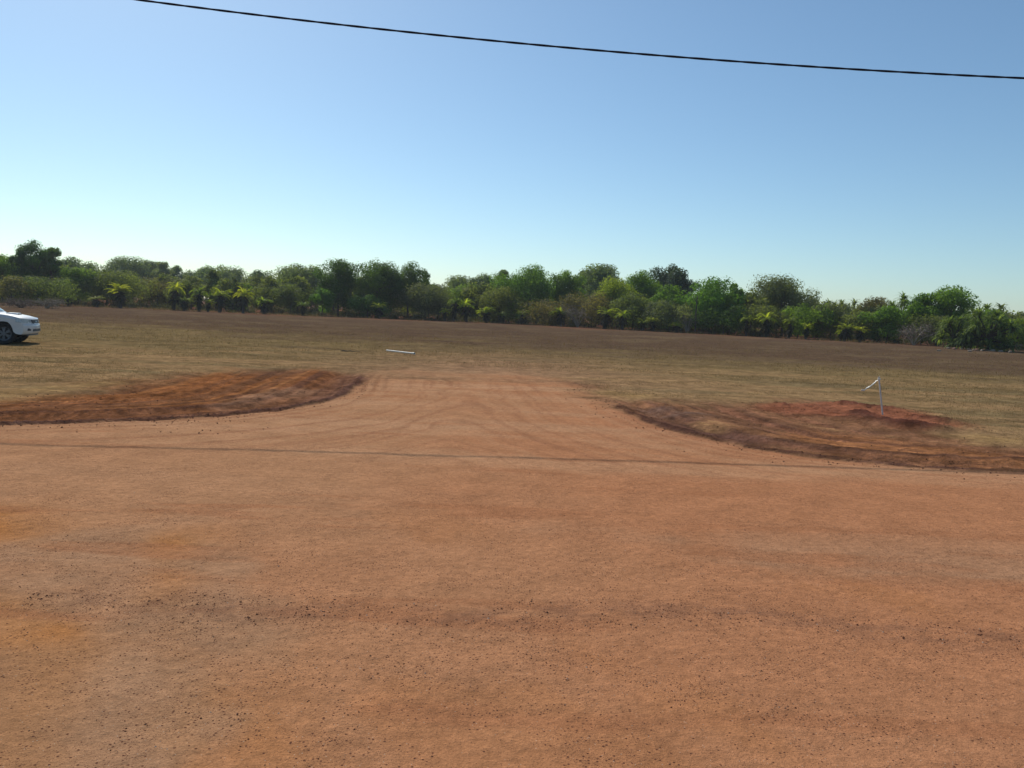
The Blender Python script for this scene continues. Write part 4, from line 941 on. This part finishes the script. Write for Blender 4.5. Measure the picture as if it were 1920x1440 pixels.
bm_obj('tube', ring_tube(-L_/2, L_/2, .032, .027), PIPE, pp)
bm_obj('socket', ring_tube(L_/2-.14, L_/2+.01, .043, .035), PIPE, pp)
sp_ = [(-6.98, 32.35), (-6.85, 32.3), (-6.72, 32.36), (-6.60, 32.33), (-6.48, 32.40), (-6.35, 32.38), (-6.2, 32.41)]
zz = gz([p[0] for p in sp_], [p[1] for p in sp_])
v, f = tube_np([(a, b, c+.015+.02*(i % 2)) for i, ((a, b), c) in enumerate(zip(sp_, zz))], [.020, .026, .022, .020, .016, .012, .006], 6)
put(link('stick', mesh_np('stick', v, f, True), BARK), 'short dark stick on the grass left of the white pipe', 'stick')

# ------------------------------------------------------------------ rocks by the pandanus
ROCK = simple('pale_rock', (.26, .205, .155), .9, vary=.35, scale=4, bump=.6)
ROCK2 = simple('rusty_rock', (.24, .13, .085), .9, vary=.35, scale=4, bump=.6)
rng = np.random.default_rng(91)
def rock_mesh(seed):
    rg = np.random.default_rng(seed); bm = bmesh.new(); bmesh.ops.create_icosphere(bm, subdivisions=2, radius=1.0)
    for _ in range(7):
        n_ = Vector(rg.normal(size=3)).normalized(); d_ = rg.uniform(.55, .85)
        for v_ in bm.verts:
            k_ = v_.co.dot(n_)-d_
            if k_ > 0: v_.co -= n_*k_
    for v_ in bm.verts: v_.co *= 1+rg.normal()*.03
    me = bpy.data.meshes.new('rock'); bm.to_mesh(me); bm.free(); return me
RM = []
for k in range(5):
    me = rock_mesh(k); me.materials.append(ROCK if k < 4 else ROCK2); RM.append(me)
for k in range(15):
    x, y = 43.9+rng.normal()*1.1, 76.4+rng.normal()*1.6; s = rng.uniform(.08, .22)
    o = put(link('rock', RM[k % 5]), 'small pale rock in the loose pile at the foot of the pandanus', 'rock', 'pale rocks in the pile by the pandanus')
    o.location = (x, y, float(gz(x, y)[0])+s*.25); o.scale = (s*1.2, s, s*.75); o.rotation_euler = (rng.uniform(-.4, .4), rng.uniform(-.4, .4), rng.uniform(0, 6.28))
for (x, y, s, k, lab) in ((36.6, 69.0, .15, 1, 'lone pale rock on the field left of the rock pile'), (40.6, 71.3, .16, 2, 'flat pale rock lying in front of the rock pile'), (58.6, 92.5, .8, 4, 'rusty boulder at the right picture edge under the trees')):
    o = put(link('rock', RM[k]), lab, 'rock'); o.location = (x, y, float(gz(x, y)[0])+s*.25); o.scale = (s*1.3, s, s*.7)

# ------------------------------------------------------------------ overhead cable: two twisted strands sagging from left to right
CAB = simple('cable_black', (.012, .012, .022), .95, vary=.15)
CAB.node_tree.nodes['Principled BSDF'].inputs['Specular IOR Level'].default_value = .05
cb_ = put(empty('overhead_cable', (0, 17.03, 7.38)), 'black twisted overhead cable crossing the sky', 'cable')
t = np.linspace(-28, 34, 62*16)
by_ = CABLE_PLAN[0]*t+CABLE_PLAN[1]; bz_ = CABLE_Z[0]*t*t+CABLE_Z[1]*t+CABLE_Z[2]
for k in range(2):
    a = t*2*math.pi/1.15+k*math.pi
    P = np.stack([t, by_+.0060*np.cos(a)-17.03, bz_+.0060*np.sin(a)-7.38], -1)
    link('strand', mesh_np('strand', *tube_np(P, .0185, 8), True), CAB, cb_)

# ------------------------------------------------------------------ dusty warm air over the field, fading the far trees
def haze():
    m = bpy.data.materials.new('haze'); m.use_nodes = True; nt = m.node_tree; nt.nodes.remove(nt.nodes['Principled BSDF'])
    pv = nt.nodes.new('ShaderNodeVolumePrincipled'); pv.inputs['Color'].default_value = (.86, .92, 1.0, 1); pv.inputs['Density'].default_value = HAZE; pv.inputs['Anisotropy'].default_value = .2
    nt.links.new(pv.outputs['Volume'], nt.nodes['Material Output'].inputs['Volume'])
    bm = bmesh.new(); box_bm(bm, (0, 710, 6.8), (3060, 1800, 15.8))
    put(bm_obj('haze', bm, m, None, False), 'thin pale haze in the air over the field', 'haze', kind='stuff')
HAZE = 0.00028
haze()
